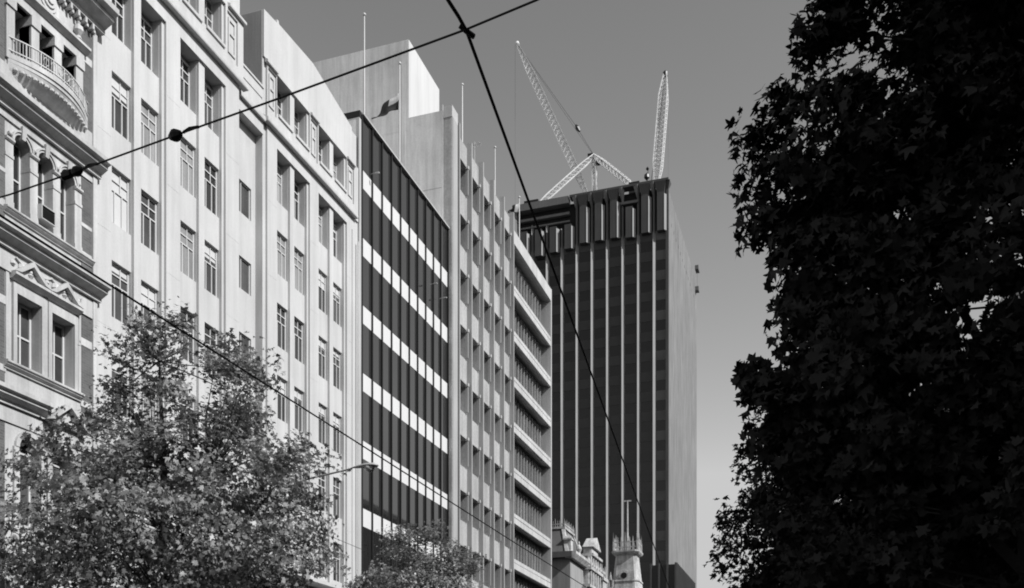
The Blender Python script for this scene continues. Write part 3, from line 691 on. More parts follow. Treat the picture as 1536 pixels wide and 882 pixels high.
# ------------------------------------------------------------------ cranes on the tower
def lattice(m, p, q, w, n, r, taper=.25, up=(0, 0, 1)):
    p, q = Vector(p), Vector(q); d = (q-p).normalized(); a = d.cross(Vector(up))
    if a.length < .1: a = d.cross(Vector((0, 1, 0)))
    a.normalize(); b = d.cross(a).normalized(); L = (q-p).length
    def half(s): return w/2*min(1, taper+(1-taper)*min(s, 1-s)*5)
    def c(i, k): s = i/n; h = half(s); return p+d*L*s+a*h*(1 if k in (0, 3) else -1)+b*h*(1 if k < 2 else -1)
    for k in range(4): m.tube([c(i, k) for i in range(n+1)], r, 4)
    for i in range(n):
        for k in range(4): m.tube([c(i, k), c(i+1, (k+1) % 4)], r*.6, 3); m.tube([c(i, k), c(i, (k+1) % 4)], r*.55, 3)
    return m
def cranes():
    Y = 204
    C1 = empty('tower_crane', (-50.2, Y, 109.8), 'white lattice crane with long jib leaning left above an A-shaped frame', 'crane', 'cranes on the tower roof')
    piv = at_y(884, 300, Y); tip = at_y(776, 66, Y); apex = at_y(891, 233, Y)
    m = MB(); lattice(m, (piv.x, Y, 109.8), piv, 1.9, 5, .10, 1); m.build('mast', M['white'], C1)
    m = MB(); lattice(m, piv, tip, 1.55, 30, .105, .3); m.lathe(tip, [(.3, -.5), (.5, 0), (.3, .5)], 8); m.build('jib', M['white'], C1)
    fl, fr = at_y(806, 309, Y-11), at_y(952, 281, Y-11)
    m = MB(); lattice(m, fl, apex, 1.0, 16, .11, .5); m.build('gantry_leg', M['white'], C1)
    m = MB(); lattice(m, apex, fr, .9, 12, .10, .5); m.build('gantry_leg', M['white'], C1)
    m = MB(); lattice(m, (apex.x+.3, Y, 109.8), apex, .8, 10, .13, .8); m.build('gantry_post', M['white'], C1)
    pul = at_y(866, 192, Y)
    m = MB().tube([apex, pul, tip], .05, 4); m.tube([apex+Vector((0, .6, 0)), tip+Vector((0, .6, 0))], .04, 4); m.build('luffing_rope', M['crownrail'], C1)
    m = MB().tube([pul+Vector((-.35, 0, .7)), pul, pul+Vector((.5, 0, -.8))], [.2, .5, .25], 6); m.build('pulley_block', M['black'], C1)
    MB().box(apex.x+.6, apex.x+2.0, Y-.6, Y+.6, 125.1, 125.7).build('work_platform', M['black'], C1); MB().box(apex.x-1.3, apex.x-.2, Y-.4, Y+.4, 126.9, 127.5).build('sheave_box', M['black'], C1)
    hl = MB().tube([tip+Vector((-.5, 0, 0)), Vector((tip.x-.5, Y, 112))], .025, 3); hl.build('hoist_rope', M['crownrail'], C1)
    MB().box(fl.x-2.4, fl.x+.6, Y-12.5, Y-9.5, fl.z-.8, fl.z+.6).build('foot_bogie', M['black'], C1); MB().box(fr.x-1, fr.x+1.1, Y-12, Y-10, fr.z-1.6, fr.z+.6).build('foot_bogie', M['black'], C1)
    Y2 = 199
    C2 = empty('tower_crane', (-35.2, Y2, 109.8), 'white lattice crane with near-upright jib by the right corner of the tower', 'crane', 'cranes on the tower roof')
    piv = at_y(984, 282, Y2); tip = at_y(998, 112, Y2+6)
    m = MB(); lattice(m, (piv.x, Y2, 109.8), piv, 1.7, 4, .1, 1); m.build('mast', M['white'], C2)
    m = MB(); lattice(m, piv, tip, 1.75, 24, .12, .35, (0, 1, .2)); m.build('jib', M['white'], C2)
    m = MB(); 
    for dx in (-2.0, -1.4): m.tube([tip, (piv.x+dx, Y2+1.5, piv.z-3)], .07, 4)
    m.build('pendant_rope', M['crownrail'], C2)
    m = MB().tube([(piv.x-1.9, Y2, piv.z), (piv.x-1.6, Y2, piv.z+4.3)], .07, 4); m.lathe((piv.x-1.9, Y2, piv.z+2.6), [(.1, -.7), (.55, -.2), (.5, .4), (.1, .8)], 8); m.lathe((piv.x-1.75, Y2, piv.z+4.2), [(.1, -.3), (.35, 0), (.1, .4)], 8); m.build('hook_block', M['black'], C2)
    m = MB().lathe(tip, [(.15, -.6), (.5, -.3), (.5, .5), (.2, .8)], 8); m.build('jib_head', M['black'], C2)
    m = MB().tube([tip+Vector((.6, 0, 0)), (tip.x+.6, tip.y, 111)], .02, 3); m.build('hoist_rope', M['crownrail'], C2)
cranes()

# ------------------------------------------------------------------ victorian roofs and turrets down the street
def mansard_building():
    X = -24.3
    B = empty('victorian_building', (X, 95, 0), 'Victorian building with small crested mansard roof and carved stone gable', 'building')
    MB().box(X-12, X-.1, 92, 104, 0, 20.0).build('wall', M['greypaint'], B)
    MB().molding(X, [(-.5, 19.6), (.3, 19.6), (.6, 20.0), (.6, 20.25), (-.5, 20.3)], 91.5, 104.2).build('cornice', M['stone'], B)
    m = MB().box(X-6, X+.2, 91.4, 91.99, 19.7, 20.25); m.build('cornice', M['slate'], B)
    # mansard: steep frustum behind the parapet
    r = MB().frus(-29.5, -24.7, 92.2, 98.5, 20.3, -28.3, -25.5, 93.6, 97.2, 22.9); roof = r.build('mansard_roof', M['slate'], B)
    m = MB().frus(-24.95, -24.62, 92.1, 92.6, 20.3, -25.7, -25.42, 93.5, 93.9, 22.95); m.frus(-24.95, -24.62, 98.2, 98.6, 20.3, -25.7, -25.42, 97.0, 97.3, 22.95)
    m.box(-28.5, -25.35, 93.45, 97.4, 22.92, 23.12); m.build('hip_trim', M['stone'], roof)
    m = MB()
    for k in range(14):
        y = 93.5+k*.29; m.tube([(-25.4, y, 23.1), (-25.4, y, 23.75+.2*(k % 3 == 0))], [.05, .015], 4)
        x = -28.4+k*.23; m.tube([(x, 93.5, 23.1), (x, 93.5, 23.75+.2*(k % 3 == 0))], [.05, .015], 4)
    m.box(-28.4, -25.38, 93.47, 93.52, 23.35, 23.42); m.box(-25.42, -25.38, 93.5, 97.3, 23.35, 23.42); m.build('cresting', M['stone'], roof)
    m = MB().box(-25.2, -24.5, 92.6, 93.4, 20.3, 21.6); m.box(-25.3, -24.4, 92.5, 93.5, 21.6, 21.75); m.frus(-25.25, -24.45, 92.55, 93.45, 21.75, -24.9, -24.8, 92.95, 93.05, 22.2); m.build('dormer', M['stone'], roof)
    m = MB().lathe((-24.2, 94.6, 20.3), [(.28, 0), (.12, .3), (.3, .7), (.2, 1.0), (.05, 1.15), (.1, 1.3), (.02, 1.5)], 8); m.build('urn', M['stone'], B)
    # carved gable, stacked ledges projecting over the street
    g = MB()
    for (y0, y1, z0, z1, d) in ((96.5, 103, 16, 17.6, .35), (96.8, 102.7, 17.6, 17.9, .7), (97.2, 102.2, 17.9, 19.4, .45), (97.0, 102.4, 19.4, 19.7, .8), (97.8, 101.6, 19.7, 20.9, .45), (97.6, 101.8, 20.9, 21.15, .85), (98.3, 101.1, 21.15, 21.9, .5)):
        g.box(X-.4, X+d, y0, y1, z0, z1)
    for k in range(5):
        for z in (16.1, 17.95, 19.75): g.box(X+.3, X+.66, 97.4+k*1.0, 97.75+k*1.0, z, z+1.35 if z < 19 else z+1.1)
    g.build('carved_gable', M['stone'], B)
    m = MB().prism([(97.9, 21.9), (101.5, 21.9), (99.7, 23.1)], lambda p, q, t: (t, p, q), X+.75, X-.4); m.build('pediment', M['stone'], B)
    for y, z in ((97.5, 19.7), (102.0, 19.7)): MB().lathe((X+.4, y, z), [(.25, 0), (.1, .25), (.28, .6), (.15, .9), (.02, 1.2)], 8).build('urn', M['stone'], B)
    # little crowned turret at the far end
    m = MB().box(X-1.1, X+.35, 104.2, 106.0, 12, 19.4); m.box(X-1.2, X+.5, 104.05, 106.15, 19.4, 19.75)
    for i in range(3):
        for j in range(3):
            if i == 1 and j == 1: continue
            x, y = X-1.05+i*.62, 104.2+j*.85; m.frus(x-.16, x+.16, y-.16, y+.16, 19.75, x-.03, x+.03, y-.03, y+.03, 20.9+.3*((i+j) % 2 == 0))
    for z in (14, 16.6): 
        for y in (104.45, 105.2): m.box(X+.35, X+.45, y, y+.5, z, z+1.9)
    m.build('turret', M['stone'], B)
    return B
mansard_building()
def turret_building():
    X = -24.3
    B = empty('victorian_building', (X, 119, 0), 'Victorian building topped by a tapering stone tower with round window and flagstaff', 'building')
    c = at_y(943, 830, 119); cx, cy = c.x-.15, 119.0
    MB().box(X-14, X, 112, 128, 0, 16).build('wall', M['stone'], B)
    MB().molding(X, [(-.4, 15.6), (.3, 15.6), (.6, 16), (.6, 16.3), (-.4, 16.3)], 111.6, 128.2).build('cornice', M['stone'], B)
    H0, H1, a0, a1 = 16.0, 24.7, 2.35, 1.25
    def octo(h, z, ch=.25): k = h*ch; return [(cx+h, cy-h+k, z), (cx+h, cy+h-k, z), (cx+h-k, cy+h, z), (cx-h+k, cy+h, z), (cx-h, cy+h-k, z), (cx-h, cy-h+k, z), (cx-h+k, cy-h, z), (cx+h-k, cy-h, z)]
    def ringstack(m, lv):
        for (h, z), (h2, z2) in zip(lv, lv[1:]): m.add(octo(h, z)+octo(h2, z2), [(i, (i+1) % 8, (i+1) % 8+8, i+8) for i in range(8)])
        m.add(octo(*lv[-1]), [tuple(range(8))]); return m
    hh = lambda z: a0+(a1-a0)*((z-H0)/(H1-H0))**.8
    lv = [(hh(z), z) for z in np.linspace(H0, 21.4, 5)]+[(hh(21.4)+.1, 21.42), (hh(21.6)+.1, 21.6), (hh(21.62), 21.62)]+[(hh(z), z) for z in np.linspace(22.2, H1, 4)]
    t = ringstack(MB(), lv).build('tower_shaft', M['stone'], B)
    m = ringstack(MB(), [(1.2, 24.6), (1.55, 24.8), (1.7, 25.0), (1.7, 25.2), (1.3, 25.22)]); m.build('tower_cornice', M['stone'], B)
    m = MB(); h = 1.45
    for i in range(7):
        for s in (-1, 1):
            p = -h+i*h/3; zt = 26.9+.55*(i % 3 == 0)
            m.box(cx+p-.09, cx+p+.09, cy+s*h-.06, cy+s*h+.06, 25.2, 26.3); m.tube([(cx+p, cy+s*h, 26.3), (cx+p, cy+s*h, zt)], [.10, .02], 4)
            m.box(cx+s*h-.06, cx+s*h+.06, cy+p-.09, cy+p+.09, 25.2, 26.3); m.tube([(cx+s*h, cy+p, 26.3), (cx+s*h, cy+p, zt)], [.10, .02], 4)
    for z in (25.5, 26.15):
        for s in (-1, 1): m.box(cx-h, cx+h, cy+s*h-.03, cy+s*h+.03, z, z+.1); m.box(cx+s*h-.03, cx+s*h+.03, cy-h, cy+h, z, z+.1)
    m.build('crown_cresting', M['stone'], B)
    MB().tube([(cx, cy, 25.2), (cx, cy, 31.6)], [.16, .09], 6).build('flagstaff', M['stone'], B)
    MB().box(cx-.45, cx+.45, cy-.05, cy+.05, 31.45, 31.6).build('staff_crossbar', M['stone'], B)
    yf = cy-hh(22.3)
    ring = lambda r: [(cx-.1+r*math.cos(t*math.pi/8), 22.1+r*math.sin(t*math.pi/8)) for t in range(16)]
    w = MB().prism(ring(.62), lambda p, q, t: (p, t, q), yf-.18, yf+.3).build('round_window', M['stone'], B); MB().prism(ring(.38), lambda p, q, t: (p, t, q), yf-.2, yf+.2).build('pane', M['dark'], w)
    # gallery parapet to the left at the tower's foot
    m = MB().box(cx-4.6, cx-1.2, cy-3.2, cy-2.8, 20.2, 20.5)
    for k in range(9): m.box(cx-4.5+k*.4, cx-4.32+k*.4, cy-3.1, cy-2.9, 20.5, 21.4)
    m.box(cx-4.6, cx-1.2, cy-3.1, cy-2.6, 16.2, 20.2)
    for k in range(3): m.frus(cx-4.4+k*1.4, cx-4.1+k*1.4, cy-3.15, cy-2.85, 21.4, cx-4.27+k*1.4, cx-4.23+k*1.4, cy-3.02, cy-2.98, 22.4)
    m.build('gallery', M['stone'], B)
    m = MB()
    for s in (-1, 1): m.box(cx+1.5+.25, cx+1.5+.55, cy+s*1.7-.2, cy+s*1.7+.2, 16.2, 18.0)
    m.build('pinnacle', M['stone'], B)
turret_building()
def ribbed_annex():
    a = at_y(1014, 846, 165)
    B = empty('ribbed_building', (a.x, 165, 0), 'low dark building with vertical ribs at the foot of the tower flank', 'building')
    MB().box(a.x-4.5, a.x, 165, 188, 0, a.z).build('wall', M['black'], B)
    m = MB()
    for k in range(16): m.box(a.x, a.x+.25, 165.1+k*1.45, 165.45+k*1.45, 0, a.z+.25)
    for k in range(4): m.box(a.x-4.4+k*1.4, a.x-4.1+k*1.4, 164.75, 165, 0, a.z+.25)
    m.build('rib', M['crown'], B)
ribbed_annex()

# ------------------------------------------------------------------ building across the street (seen mirrored in the black glass)
def opposite(y0, y1, h, wall, pitch, label):
    X = 9.0
    B = empty('office_building', (X, (y0+y1)/2, 0), label, 'building')
    r = Relief(y0, y1, 0, h, -14); nf = int((h-4)/3.5)
    n = int((y1-y0-1.5)/pitch)
    for k in range(n):
        for j in range(nf): r.add(y0+1.2+k*pitch, y0+1.2+k*pitch+pitch*.48, 4.6+j*3.5, 6.4+j*3.5, -.3)
    mb = MB(); r.into(mb, lambda s, z, d: (X-d, s, z)); mb.build('wall', M[wall], B)
    MB().box(X-.45, X-.003, y0+.05, y1-.05, h-.7, h-.1).build('cornice', M['conc2'], B)
    MB().box(X-1.6, X-.003, y0+.3, y1-.3, 3.3, 3.55).build('awning', M['slate'], B)
    for j in range(nf): MB().box(X+.2, X+.297, y0+1.0, y1-.5, 4.55+j*3.5, 6.45+j*3.5).build('glazing', M['pane'], B)
opposite(-22, 18, 25, 'slate', 3.0, 'plain dark building right beside the near backlit tree')
opposite(18.1, 58, 24, 'brick', 2.6, 'lower brick building standing behind both backlit trees')
opposite(58.1, 99.9, 26, 'slate', 3.4, 'dark building behind the farther backlit tree')
opposite(100, 140, 33, 'slate', 3.2, 'tall dark block down the right side, mirrored in the black glass')

# ------------------------------------------------------------------ flagpoles and flags
def pole(x, y, z0, z1, label, r=.05):
    P = empty('flagpole', (x, y, z0), label, 'flagpole', 'flagpoles on the roofs')
    MB().tube([(x, y, z0), (x, y, z1)], [r, r*.7], 6).build('shaft', M['capm'], P)
    MB().lathe((x, y, z1), [(.02, -.05), (.1, .03), (.1, .1), (.02, .18)], 8).build('finial', M['capm'], P)
    MB().box(x-.12, x+.12, y-.12, y+.12, z0, z0+.25).build('base', M['capm'], P)
def pp(u, X):
    dx, dy = ray(u); t = X/dx; return t*dy, t
for u, X, z0, z1, lab in ((546.5, -24.9, 35.69, 42.2, 'tallest flagpole, at the left corner of the black glass roof'), (599.5, -24.5, 35.69, 41.9, 'flagpole carrying the dark drooping flag, mid roof of the black glass building'),
                          (693.5, -25.2, 43.04, 48.5, 'flagpole on the concrete grid roof nearest the white lift tower'), (742.5, -25.2, 43.04, 48.1, 'flagpole with ball top farthest along the concrete grid roof')):
    y, t = pp(u, X); pole(X, y, z0, z1, lab, .055)
y, t = pp(712, -25); A = empty('aerial', (-25, y, 43.04), 'small television aerial on the concrete grid roof between two flagpoles', 'aerial')
m = MB().tube([(-25, y, 43.04), (-25, y, 45.6)], .03, 5); m.build('mast', M['capm'], A)
m = MB()
for k in range(4): m.tube([(-25.5+k*.3, y-.25, 45.4), (-25.5+k*.3, y+.25, 45.4)], .02, 4)
m.tube([(-25.6, y, 45.4), (-24.5, y, 45.4)], .025, 4); m.build('antenna_bar', M['capm'], A)
def flag(name, p0, fly, drop, hoist, label, n=14, pale=None):
    v, f, mi = [], [], []
    for i in range(n+1):
        for j in range(7):
            a, b = i/n, j/6
            q = Vector(p0)+Vector(fly)*a+Vector((0, 0, -drop*a**1.1))+Vector((0, 0, -hoist*b*(1-.75*a)))
            q += Vector((.10, .12, 0))*math.sin(a*9+b*2.5)*a**.5+Vector((.05, -.08, 0))*math.sin(b*5+a*4)
            v.append(tuple(q))
    m = MB(); 
    for i in range(n):
        for j in range(6):
            k = i*7+j; f.append((k, k+7, k+8, k+1)); mi.append(1 if (i < n*.3 and j < 3) and pale else 0)
    m.add(v, f); m.mi = mi
    o = m.build(name, [M['cloth'], M['cloth2']], None, p0, True)
    md = o.modifiers.new('thickness', 'SOLIDIFY'); md.thickness = .01
    return tag(o, label, 'flag', 'flags on the roofs')
y, t = pp(599.5, -24.5)
zt = EYE+(HZ-139)/FPX*t
flag('flag', (-24.56, y-.02, zt), (-1.35, -.55, 0), 1.5, .95, 'dark flag drooping leftwards from its pole above the black glass building', pale=True)
y, t = pp(779, -24.6)
pole(-24.6, y, 42.45, EYE+(HZ-297)/FPX*t, 'short flagpole on the ledged office roof, in front of the tower corner', .05)
flag('flag', (-24.62, y-.03, EYE+(HZ-305)/FPX*t), (-.75, -.3, 0), .5, 1.5, 'limp dark and white flag at the left top corner of the tower', pale=True)

# ------------------------------------------------------------------ overhead wires
def wire(name, pts, r, label, cat='wire'):
    P = [Vector(p) for p in pts]; c = P[len(P)//2]
    o = MB().tube(P, r, 6).build(name, M['wire'], None, c); return tag(o, label, cat, 'overhead tram wires')
J = at_z(700, 47, 5.7)
d = (at_z(985, 830, 5.7)-J)
b0 = at_z(672, 0, 5.7); back = b0+(b0-J).normalized()*9+Vector((0, 0, .25))
wire('tram_wire', [back, b0, at_z(688, 25, 5.7), J, J+d*.5, J+d*1.0, J+d*2.2], .0105, 'thick overhead wire running steeply down from the top across the dark tower')
E_ = at_z(14, 292, 5.75); S2, S1 = at_z(263, 203, 5.68), at_z(115, 257, 5.7)
wl = [E_+(E_-S1).normalized()*9+Vector((0, 0, .35)), E_, S1, S2, at_z(420, 147, 5.68), J+Vector((0, 0, .012)), at_z(805, 0, 5.72)]
wl.append(wl[-1]+(wl[-1]-J).normalized()*6+Vector((0, 0, .3)))
sp = wire('span_wire', wl, .0065, 'span wire with dark insulators rising across the pale building')
for (c, q, r) in ((S2, at_z(262, 203.5, 5.68), .038), (S1, at_z(114, 257, 5.7), .034)):
    dd = (J-S1).normalized()
    m = MB(); pr = [(-.052, .012), (-.045, .5*r), (-.012, r), (.012, r), (.045, .55*r), (.052, .012)]
    m.tube([c+dd*s for s, _ in pr], [w_ for _, w_ in pr], 8); m.tube([c+dd*.07, c+dd*.12+Vector((0, 0, .012)), c+dd*.2], .010, 5); m.build('insulator', M['wire'], sp)
m = MB(); dd = (J-S1).normalized(); m.tube([S1+dd*-.13, S1+dd*-.05], .03, 6); m.build('insulator', M['wire'], sp)
m = MB().tube([J+Vector((-.03, -.03, .02)), J+Vector((.0, .0, .0)), J+Vector((.03, .04, -.01))], .0145, 6); m.build('clamp', M['wire'], sp)
def street_wire(u, v, z, r, label):
    p = at_z(u, v, z); wire('tram_wire', [(p.x, -5, z+.02), (p.x, p.y, z), (p.x, p.y+12, z-.04), (p.x, 70, z), (p.x, 120, z)], r, label)
street_wire(145, 415, 5.9, .010, 'straight overhead wire sloping down from the brick facade towards the turrets')
street_wire(250, 702, 8.0, .008, 'thin overhead wire passing low, mostly hidden by the big plane tree')

# ------------------------------------------------------------------ street lamp
def lamp():
    h = at_z(548, 701, 10.1); hx, hy, hz = h
    B = empty('street_lamp', (-17.2, hy+.1, .13), 'street lamp with curved arm and cobra head reaching out of the big plane tree', 'street lamp')
    px, py = -17.2, hy+.1
    MB().tube([(px, py, .13), (px, py, 1.2), (px, py, 9.0)], [.13, .10, .06], 8).build('post', M['lamp'], B)
    MB().tube([(px, py, 8.9), (px+.25, py, 9.35), (px+.8, py, 9.7), (px+1.6, py, 9.95), (hx-.45, hy, hz+.0)], [.05, .042, .036, .032, .03], 8).build('arm', M['lamp'], B)
    hd = MB(); n = 12; prof = [(-.48, .03, .03), (-.36, .05, .05), (-.2, .1, .075), (0, .15, .095), (.2, .165, .10), (.34, .14, .08), (.42, .07, .04)]
    o = len(hd.v)
    for x, w, t in prof:
        for k in range(n):
            th = 2*math.pi*k/n; s = math.sin(th); hd.v.append((hx+x, hy+w*math.cos(th), hz+.02+t*(s if s > 0 else s*.25)))
    fs = [(i*n+k, i*n+(k+1) % n, (i+1)*n+(k+1) % n, (i+1)*n+k) for i in range(len(prof)-1) for k in range(n)]+[tuple(range(n)), tuple((len(prof)-1)*n+k for k in range(n))]
    hd.f += fs; hd.mi += [0]*len(fs); head = hd.build('lamp_head', M['lamp'], B, None, True)
    MB().lathe((hx+.14, hy, hz-.13), [(.03, -.03), (.1, -.01), (.15, .05), (.16, .13)], 12).build('glass_bowl', M['bowl'], head, None, True)
lamp()

# ------------------------------------------------------------------ plane trees
def leaf_shape(seed):
    """lobed plane-tree leaf outline, each variant irregular"""
    g = np.random.default_rng(seed); n = 5; pts = []
    for k in range(n):
        a = math.pi*(-.5)+math.pi*2*(k+1)/(n+1)+g.normal()*.09
        L = (.42, .56, .62, .54, .40)[k]*g.uniform(.8, 1.12)
        pts += [(a-.34, L*.62), (a-.12, L*.86), (a, L), (a+.14, L*.82)]
        if k < n-1: pts.append((a+.52, L*g.uniform(.38, .5)))
    out = [(0, -.42)]+[(r*math.cos(t), r*math.sin(t)) for t, r in pts]
    return np.array(out)
LEAVES = [leaf_shape(q) for q in (1, 2, 3, 4)]
def leaves_mesh(name, P, size, mat, parent, rng, sag=.5, face=None):
    n = len(P)
    th = rng.uniform(0, 2*math.pi, n); ct = np.clip(rng.normal(.35, .5, n), -1, 1); st = np.sqrt(1-ct*ct)
    nrm = np.stack([st*np.cos(th), st*np.sin(th), ct], 1)
    if face is not None: nrm = nrm*.8+face; nrm /= np.linalg.norm(nrm, axis=1)[:, None]
    a = np.cross(nrm, np.where(np.abs(nrm[:, 2:3]) < .9, np.array([[0, 0, 1.]]), np.array([[1., 0, 0]]))); a /= np.linalg.norm(a, axis=1)[:, None]
    b = np.cross(nrm, a); ph = rng.uniform(0, 2*math.pi, n)[:, None]
    A = a*np.cos(ph)+b*np.sin(ph); Bv = -a*np.sin(ph)+b*np.cos(ph)
    s = (size*rng.uniform(.5, 1.3, n))[:, None, None]; cv = rng.normal(.25, sag, n)[:, None, None]; fo = rng.normal(.3, sag, n)[:, None, None]
    VV, tot, st_ = [], [], []
    kind = rng.integers(0, len(LEAVES), n); off = 0
    for q, LF in enumerate(LEAVES):
        m = kind == q
        x, y = LF[:, 0][None, :, None], LF[:, 1][None, :, None]
        V = P[m][:, None, :]+s[m]*(A[m][:, None, :]*x*.95+Bv[m][:, None, :]*y-nrm[m][:, None, :]*(x*x*cv[m]*1.6+np.abs(x)*fo[m]*.5+y*y*fo[m]))
        VV.append(V.reshape(-1, 3)); k = len(LF); c = int(m.sum()); tot += [k]*c; st_.append(off+np.arange(c)*k); off += c*k
    V = np.concatenate(VV)-np.array(WL[parent.name])
    me = bpy.data.meshes.new(name)
    me.vertices.add(off); me.vertices.foreach_set('co', V.ravel().astype(np.float32))
    me.loops.add(off); me.loops.foreach_set('vertex_index', np.arange(off, dtype=np.int32))
    me.polygons.add(n); me.polygons.foreach_set('loop_start', np.concatenate(st_).astype(np.int32)); me.polygons.foreach_set('loop_total', np.array(tot, dtype=np.int32))
    me.update(calc_edges=True); me.validate(); me.materials.append(mat)
    o = bpy.data.objects.new(name, me); COL.objects.link(o); o.parent = parent; WL[o.name] = WL[parent.name].copy(); return o
def tree(base, blobs, ncl, nper, clr, leaf, mat, label, seed, trunk_top, tr=.2, ntwig=120, fork=3.2, shell=.55, pw=1.0):
    """blobs: ellipsoids (centre, radii) the crown fills; leaves gather in clusters at twig ends"""
    rng = np.random.default_rng(seed); base = Vector(base)
    B = empty('plane_tree', base, label, 'tree', 'street plane trees')
    vol = np.array([b[1][0]*b[1][1]*b[1][2] for b in blobs])**pw; vol = vol/vol.sum()
    C = []
    for bi in rng.choice(len(blobs), ncl, p=vol):
        c, r = blobs[bi]; q = rng.normal(size=3); q /= np.linalg.norm(q)
        rad = rng.uniform(0, 1)**(1/3)*(1-shell)+shell*rng.uniform(.55, 1.0)
        C.append(np.array(c)+q*np.array(r)*min(rad, 1.0))
    C = np.array(C)
    m = MB(); top = Vector(trunk_top)
    spine = [base, base+(top-base)*.2+Vector((.08, .05, 0)), base+(top-base)*.45+Vector((-.1, .06, 0)), base+(top-base)*.75+Vector((.07, -.08, 0)), top]
    m.tube(spine, [tr*1.25, tr, tr*.75, tr*.45, tr*.12], 9)
    m.build('trunk', M['bark'], B, None, True)
    lm = MB(); nl = 8
    limbs = []
    for k in range(nl):
        for _ in range(30):
            c = Vector(C[rng.integers(ncl)])
            if c.z > base.z+fork+1.2: break
        zf = base.z+fork+(c.z-base.z-fork)*rng.uniform(.15, .5); st = base+(top-base)*min(.85, (zf-base.z)/(top.z-base.z)); c = st.lerp(c, .78)
        mid = st.lerp(c, .45)+Vector((rng.normal()*.15, rng.normal()*.15, .1))
        path = [st, mid, c]; lm.tube(path, [tr*.4, tr*.25, tr*.06], 6); limbs += [st.lerp(mid, .6), mid, mid.lerp(c, .5)]
    limbs += spine[2:]
    LP = np.array([tuple(x) for x in limbs])
    for k in rng.choice(ncl, min(ntwig, ncl), replace=False):
        c = C[k]; dd = np.linalg.norm(LP-c, axis=1)+(LP[:, 2] > c[2])*1.0; s = LP[dd.argmin()]
        mid = (s+c)/2+rng.normal(size=3)*.12; lm.tube([s, mid, c], [tr*.12, tr*.08, .008], 4, False)
    lm.build('limb', M['bark'], B)
    L = np.concatenate([c+np.clip(rng.normal(size=(nper, 3)), -1.6, 1.6)*np.array([clr, clr, clr*.7])*rng.uniform(.6, 1.15) for c in C])
    cen = C.mean(0); fc = (C-cen); fc /= np.linalg.norm(fc, axis=1)[:, None]; fc = fc*.7+np.array([0, 0, .45])+rng.normal(size=fc.shape)*.45
    leaves_mesh('crown', L, leaf, mat, B, rng, face=np.repeat(fc, nper, 0))
    return B
# big sunlit tree on the left kerb
tx, ty = -17.0, 22.4
tree((tx, ty, .13), [((tx+.2, ty, 10.9), (2.6, 2.6, 2.2)), ((tx-.65, ty-.55, 11.9), (1.0, 1.1, 1.35)), ((tx+.9, ty+1.0, 11.4), (1.4, 1.4, 1.2)), ((tx-1.3, ty-1.4, 9.3), (1.5, 1.5, 1.2)), ((tx+1.5, ty+1.6, 9.2), (2.1, 2.2, 2.0)), ((tx+1.7, ty+2.0, 7.3), (2.1, 2.3, 1.8)), ((tx, ty, 7.8), (4.1, 4.2, 2.6)), ((tx+.6, ty-1.6, 6.5), (3.3, 3.2, 2.0)), ((tx-1.9, ty-2.3, 7.4), (2.3, 2.2, 2.4))],
     500, 74, .33, .158, M['leaf'], 'large sunlit plane tree in front of the pale office building, lower left', 3, (tx-.3, ty-.3, 12.0), .2, 200, 3.2, .55, .8)
mx, my = -16.9, 39.2
tree((mx, my, .13), [((mx, my, 9.6), (2.0, 2.1, 1.7)), ((mx-.5, my-.8, 10.4), (.9, .9, .8)), ((mx+.7, my+.8, 9.4), (1.5, 1.5, 1.2)), ((mx-.3, my-.5, 7.6), (3.1, 3.2, 2.1)), ((mx-1.4, my-2.2, 7.2), (1.6, 1.6, 1.7)), ((mx, my, 5.8), (2.6, 2.6, 1.6))],
     420, 66, .29, .145, M['leaf'], 'smaller sunlit plane tree in front of the black glass building, bottom centre', 5, (mx, my, 10.3), .16, 110)
# near backlit tree on the right and the one beyond it
ax, ay = 1.9, 11.2
def on(u, v, t):
    dx, dy = ray(u); return (dx*t, dy*t, EYE+(HZ-v)/FPX*t)
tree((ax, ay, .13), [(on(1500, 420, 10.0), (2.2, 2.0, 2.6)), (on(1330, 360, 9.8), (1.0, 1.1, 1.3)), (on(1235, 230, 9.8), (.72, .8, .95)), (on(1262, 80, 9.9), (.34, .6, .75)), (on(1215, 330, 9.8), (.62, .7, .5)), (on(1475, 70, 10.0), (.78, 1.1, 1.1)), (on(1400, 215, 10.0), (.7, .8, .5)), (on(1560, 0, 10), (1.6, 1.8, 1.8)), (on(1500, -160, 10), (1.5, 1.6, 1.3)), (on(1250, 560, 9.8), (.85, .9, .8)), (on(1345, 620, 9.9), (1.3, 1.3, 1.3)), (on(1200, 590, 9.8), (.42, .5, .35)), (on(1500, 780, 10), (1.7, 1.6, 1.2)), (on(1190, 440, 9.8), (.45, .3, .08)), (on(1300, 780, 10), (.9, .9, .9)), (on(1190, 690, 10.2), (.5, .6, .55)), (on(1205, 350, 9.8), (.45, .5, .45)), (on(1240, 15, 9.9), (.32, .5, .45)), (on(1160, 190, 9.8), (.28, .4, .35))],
     880, 62, .155, .142, M['leaf_backlit'], 'very dark backlit plane tree close by, filling the right of the view', 11, (ax+.2, ay, 9.5), .17, 160, 2.4, .35, .72)
bx_, by_ = .3, 24.5
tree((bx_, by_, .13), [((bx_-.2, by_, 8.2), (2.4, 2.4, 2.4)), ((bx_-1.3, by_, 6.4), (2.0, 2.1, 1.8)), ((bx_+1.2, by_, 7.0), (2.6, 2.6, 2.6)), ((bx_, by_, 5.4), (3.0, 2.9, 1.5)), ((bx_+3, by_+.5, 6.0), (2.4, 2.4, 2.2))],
     760, 60, .26, .17, M['leaf_backlit'], 'second dark plane tree farther along, showing at the lower left edge of the near tree', 13, (bx_+.2, by_, 9.2), .18, 120)

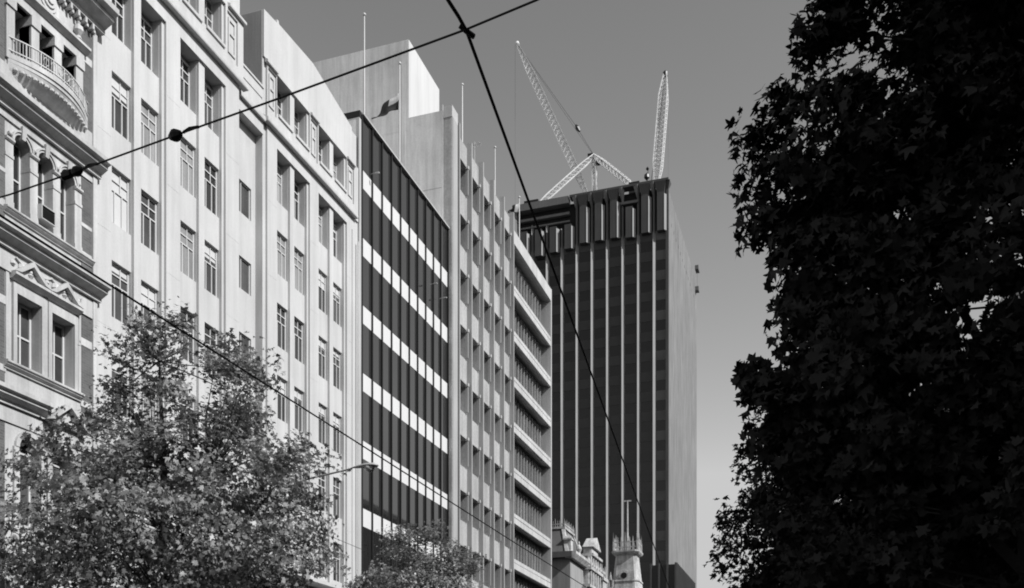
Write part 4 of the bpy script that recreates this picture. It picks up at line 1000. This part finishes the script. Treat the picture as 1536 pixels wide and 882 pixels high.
# ------------------------------------------------------------------ light, sky, camera
EL, AZ = R(39.5), R(-9.5)
w = bpy.data.worlds.new('World'); scn.world = w; w.use_nodes = True
nt = w.node_tree; nt.nodes.clear()
out = nt.nodes.new('ShaderNodeOutputWorld'); bg = nt.nodes.new('ShaderNodeBackground'); sky = nt.nodes.new('ShaderNodeTexSky')
sky.sky_type = 'NISHITA'; sky.sun_disc = False; sky.sun_elevation = EL; sky.sun_rotation = math.pi/2-AZ
sky.air_density = 1.0; sky.dust_density = 0.3; sky.ozone_density = 1.0
sep = nt.nodes.new('ShaderNodeSeparateColor'); nt.links.new(sky.outputs[0], sep.inputs[0])
lum = mathn(nt, 'MINIMUM', mathn(nt, 'MULTIPLY', mathn(nt, 'POWER', sep.outputs[0], 1.36), 1.6), 3.9)          # panchromatic film behind a red filter: dark zenith, pale horizon
cc = nt.nodes.new('ShaderNodeCombineColor')
for i in range(3): nt.links.new(lum, cc.inputs[i])
nt.links.new(cc.outputs[0], bg.inputs[0]); bg.inputs[1].default_value = .15
nt.links.new(bg.outputs[0], out.inputs[0])
sd = bpy.data.lights.new('sun', 'SUN'); sd.energy = 5.0; sd.angle = R(.53); sd.color = (1, 1, 1)
so = bpy.data.objects.new('sun', sd); COL.objects.link(so)
so.rotation_euler = Vector((math.cos(EL)*math.cos(AZ), math.cos(EL)*math.sin(AZ), math.sin(EL))).to_track_quat('Z', 'Y').to_euler()
so.location = (20, 0, 60)
cd = bpy.data.cameras.new('camera'); co = bpy.data.objects.new('camera', cd); COL.objects.link(co); scn.camera = co
co.location = (0, 0, EYE); co.rotation_euler = (R(90), 0, YAW)
cd.sensor_width = 36; cd.lens = 36*FPX/1536; cd.shift_y = (HZ-441)/1536; cd.clip_end = 6000; cd.clip_start = .05
vs = scn.view_settings; vs.view_transform = 'Standard'; vs.look = 'None'; vs.exposure = 0; vs.gamma = 1
scn.cycles.max_bounces = 6; scn.cycles.diffuse_bounces = 1; scn.cycles.use_denoising = True; scn.cycles.filter_width = 1.9
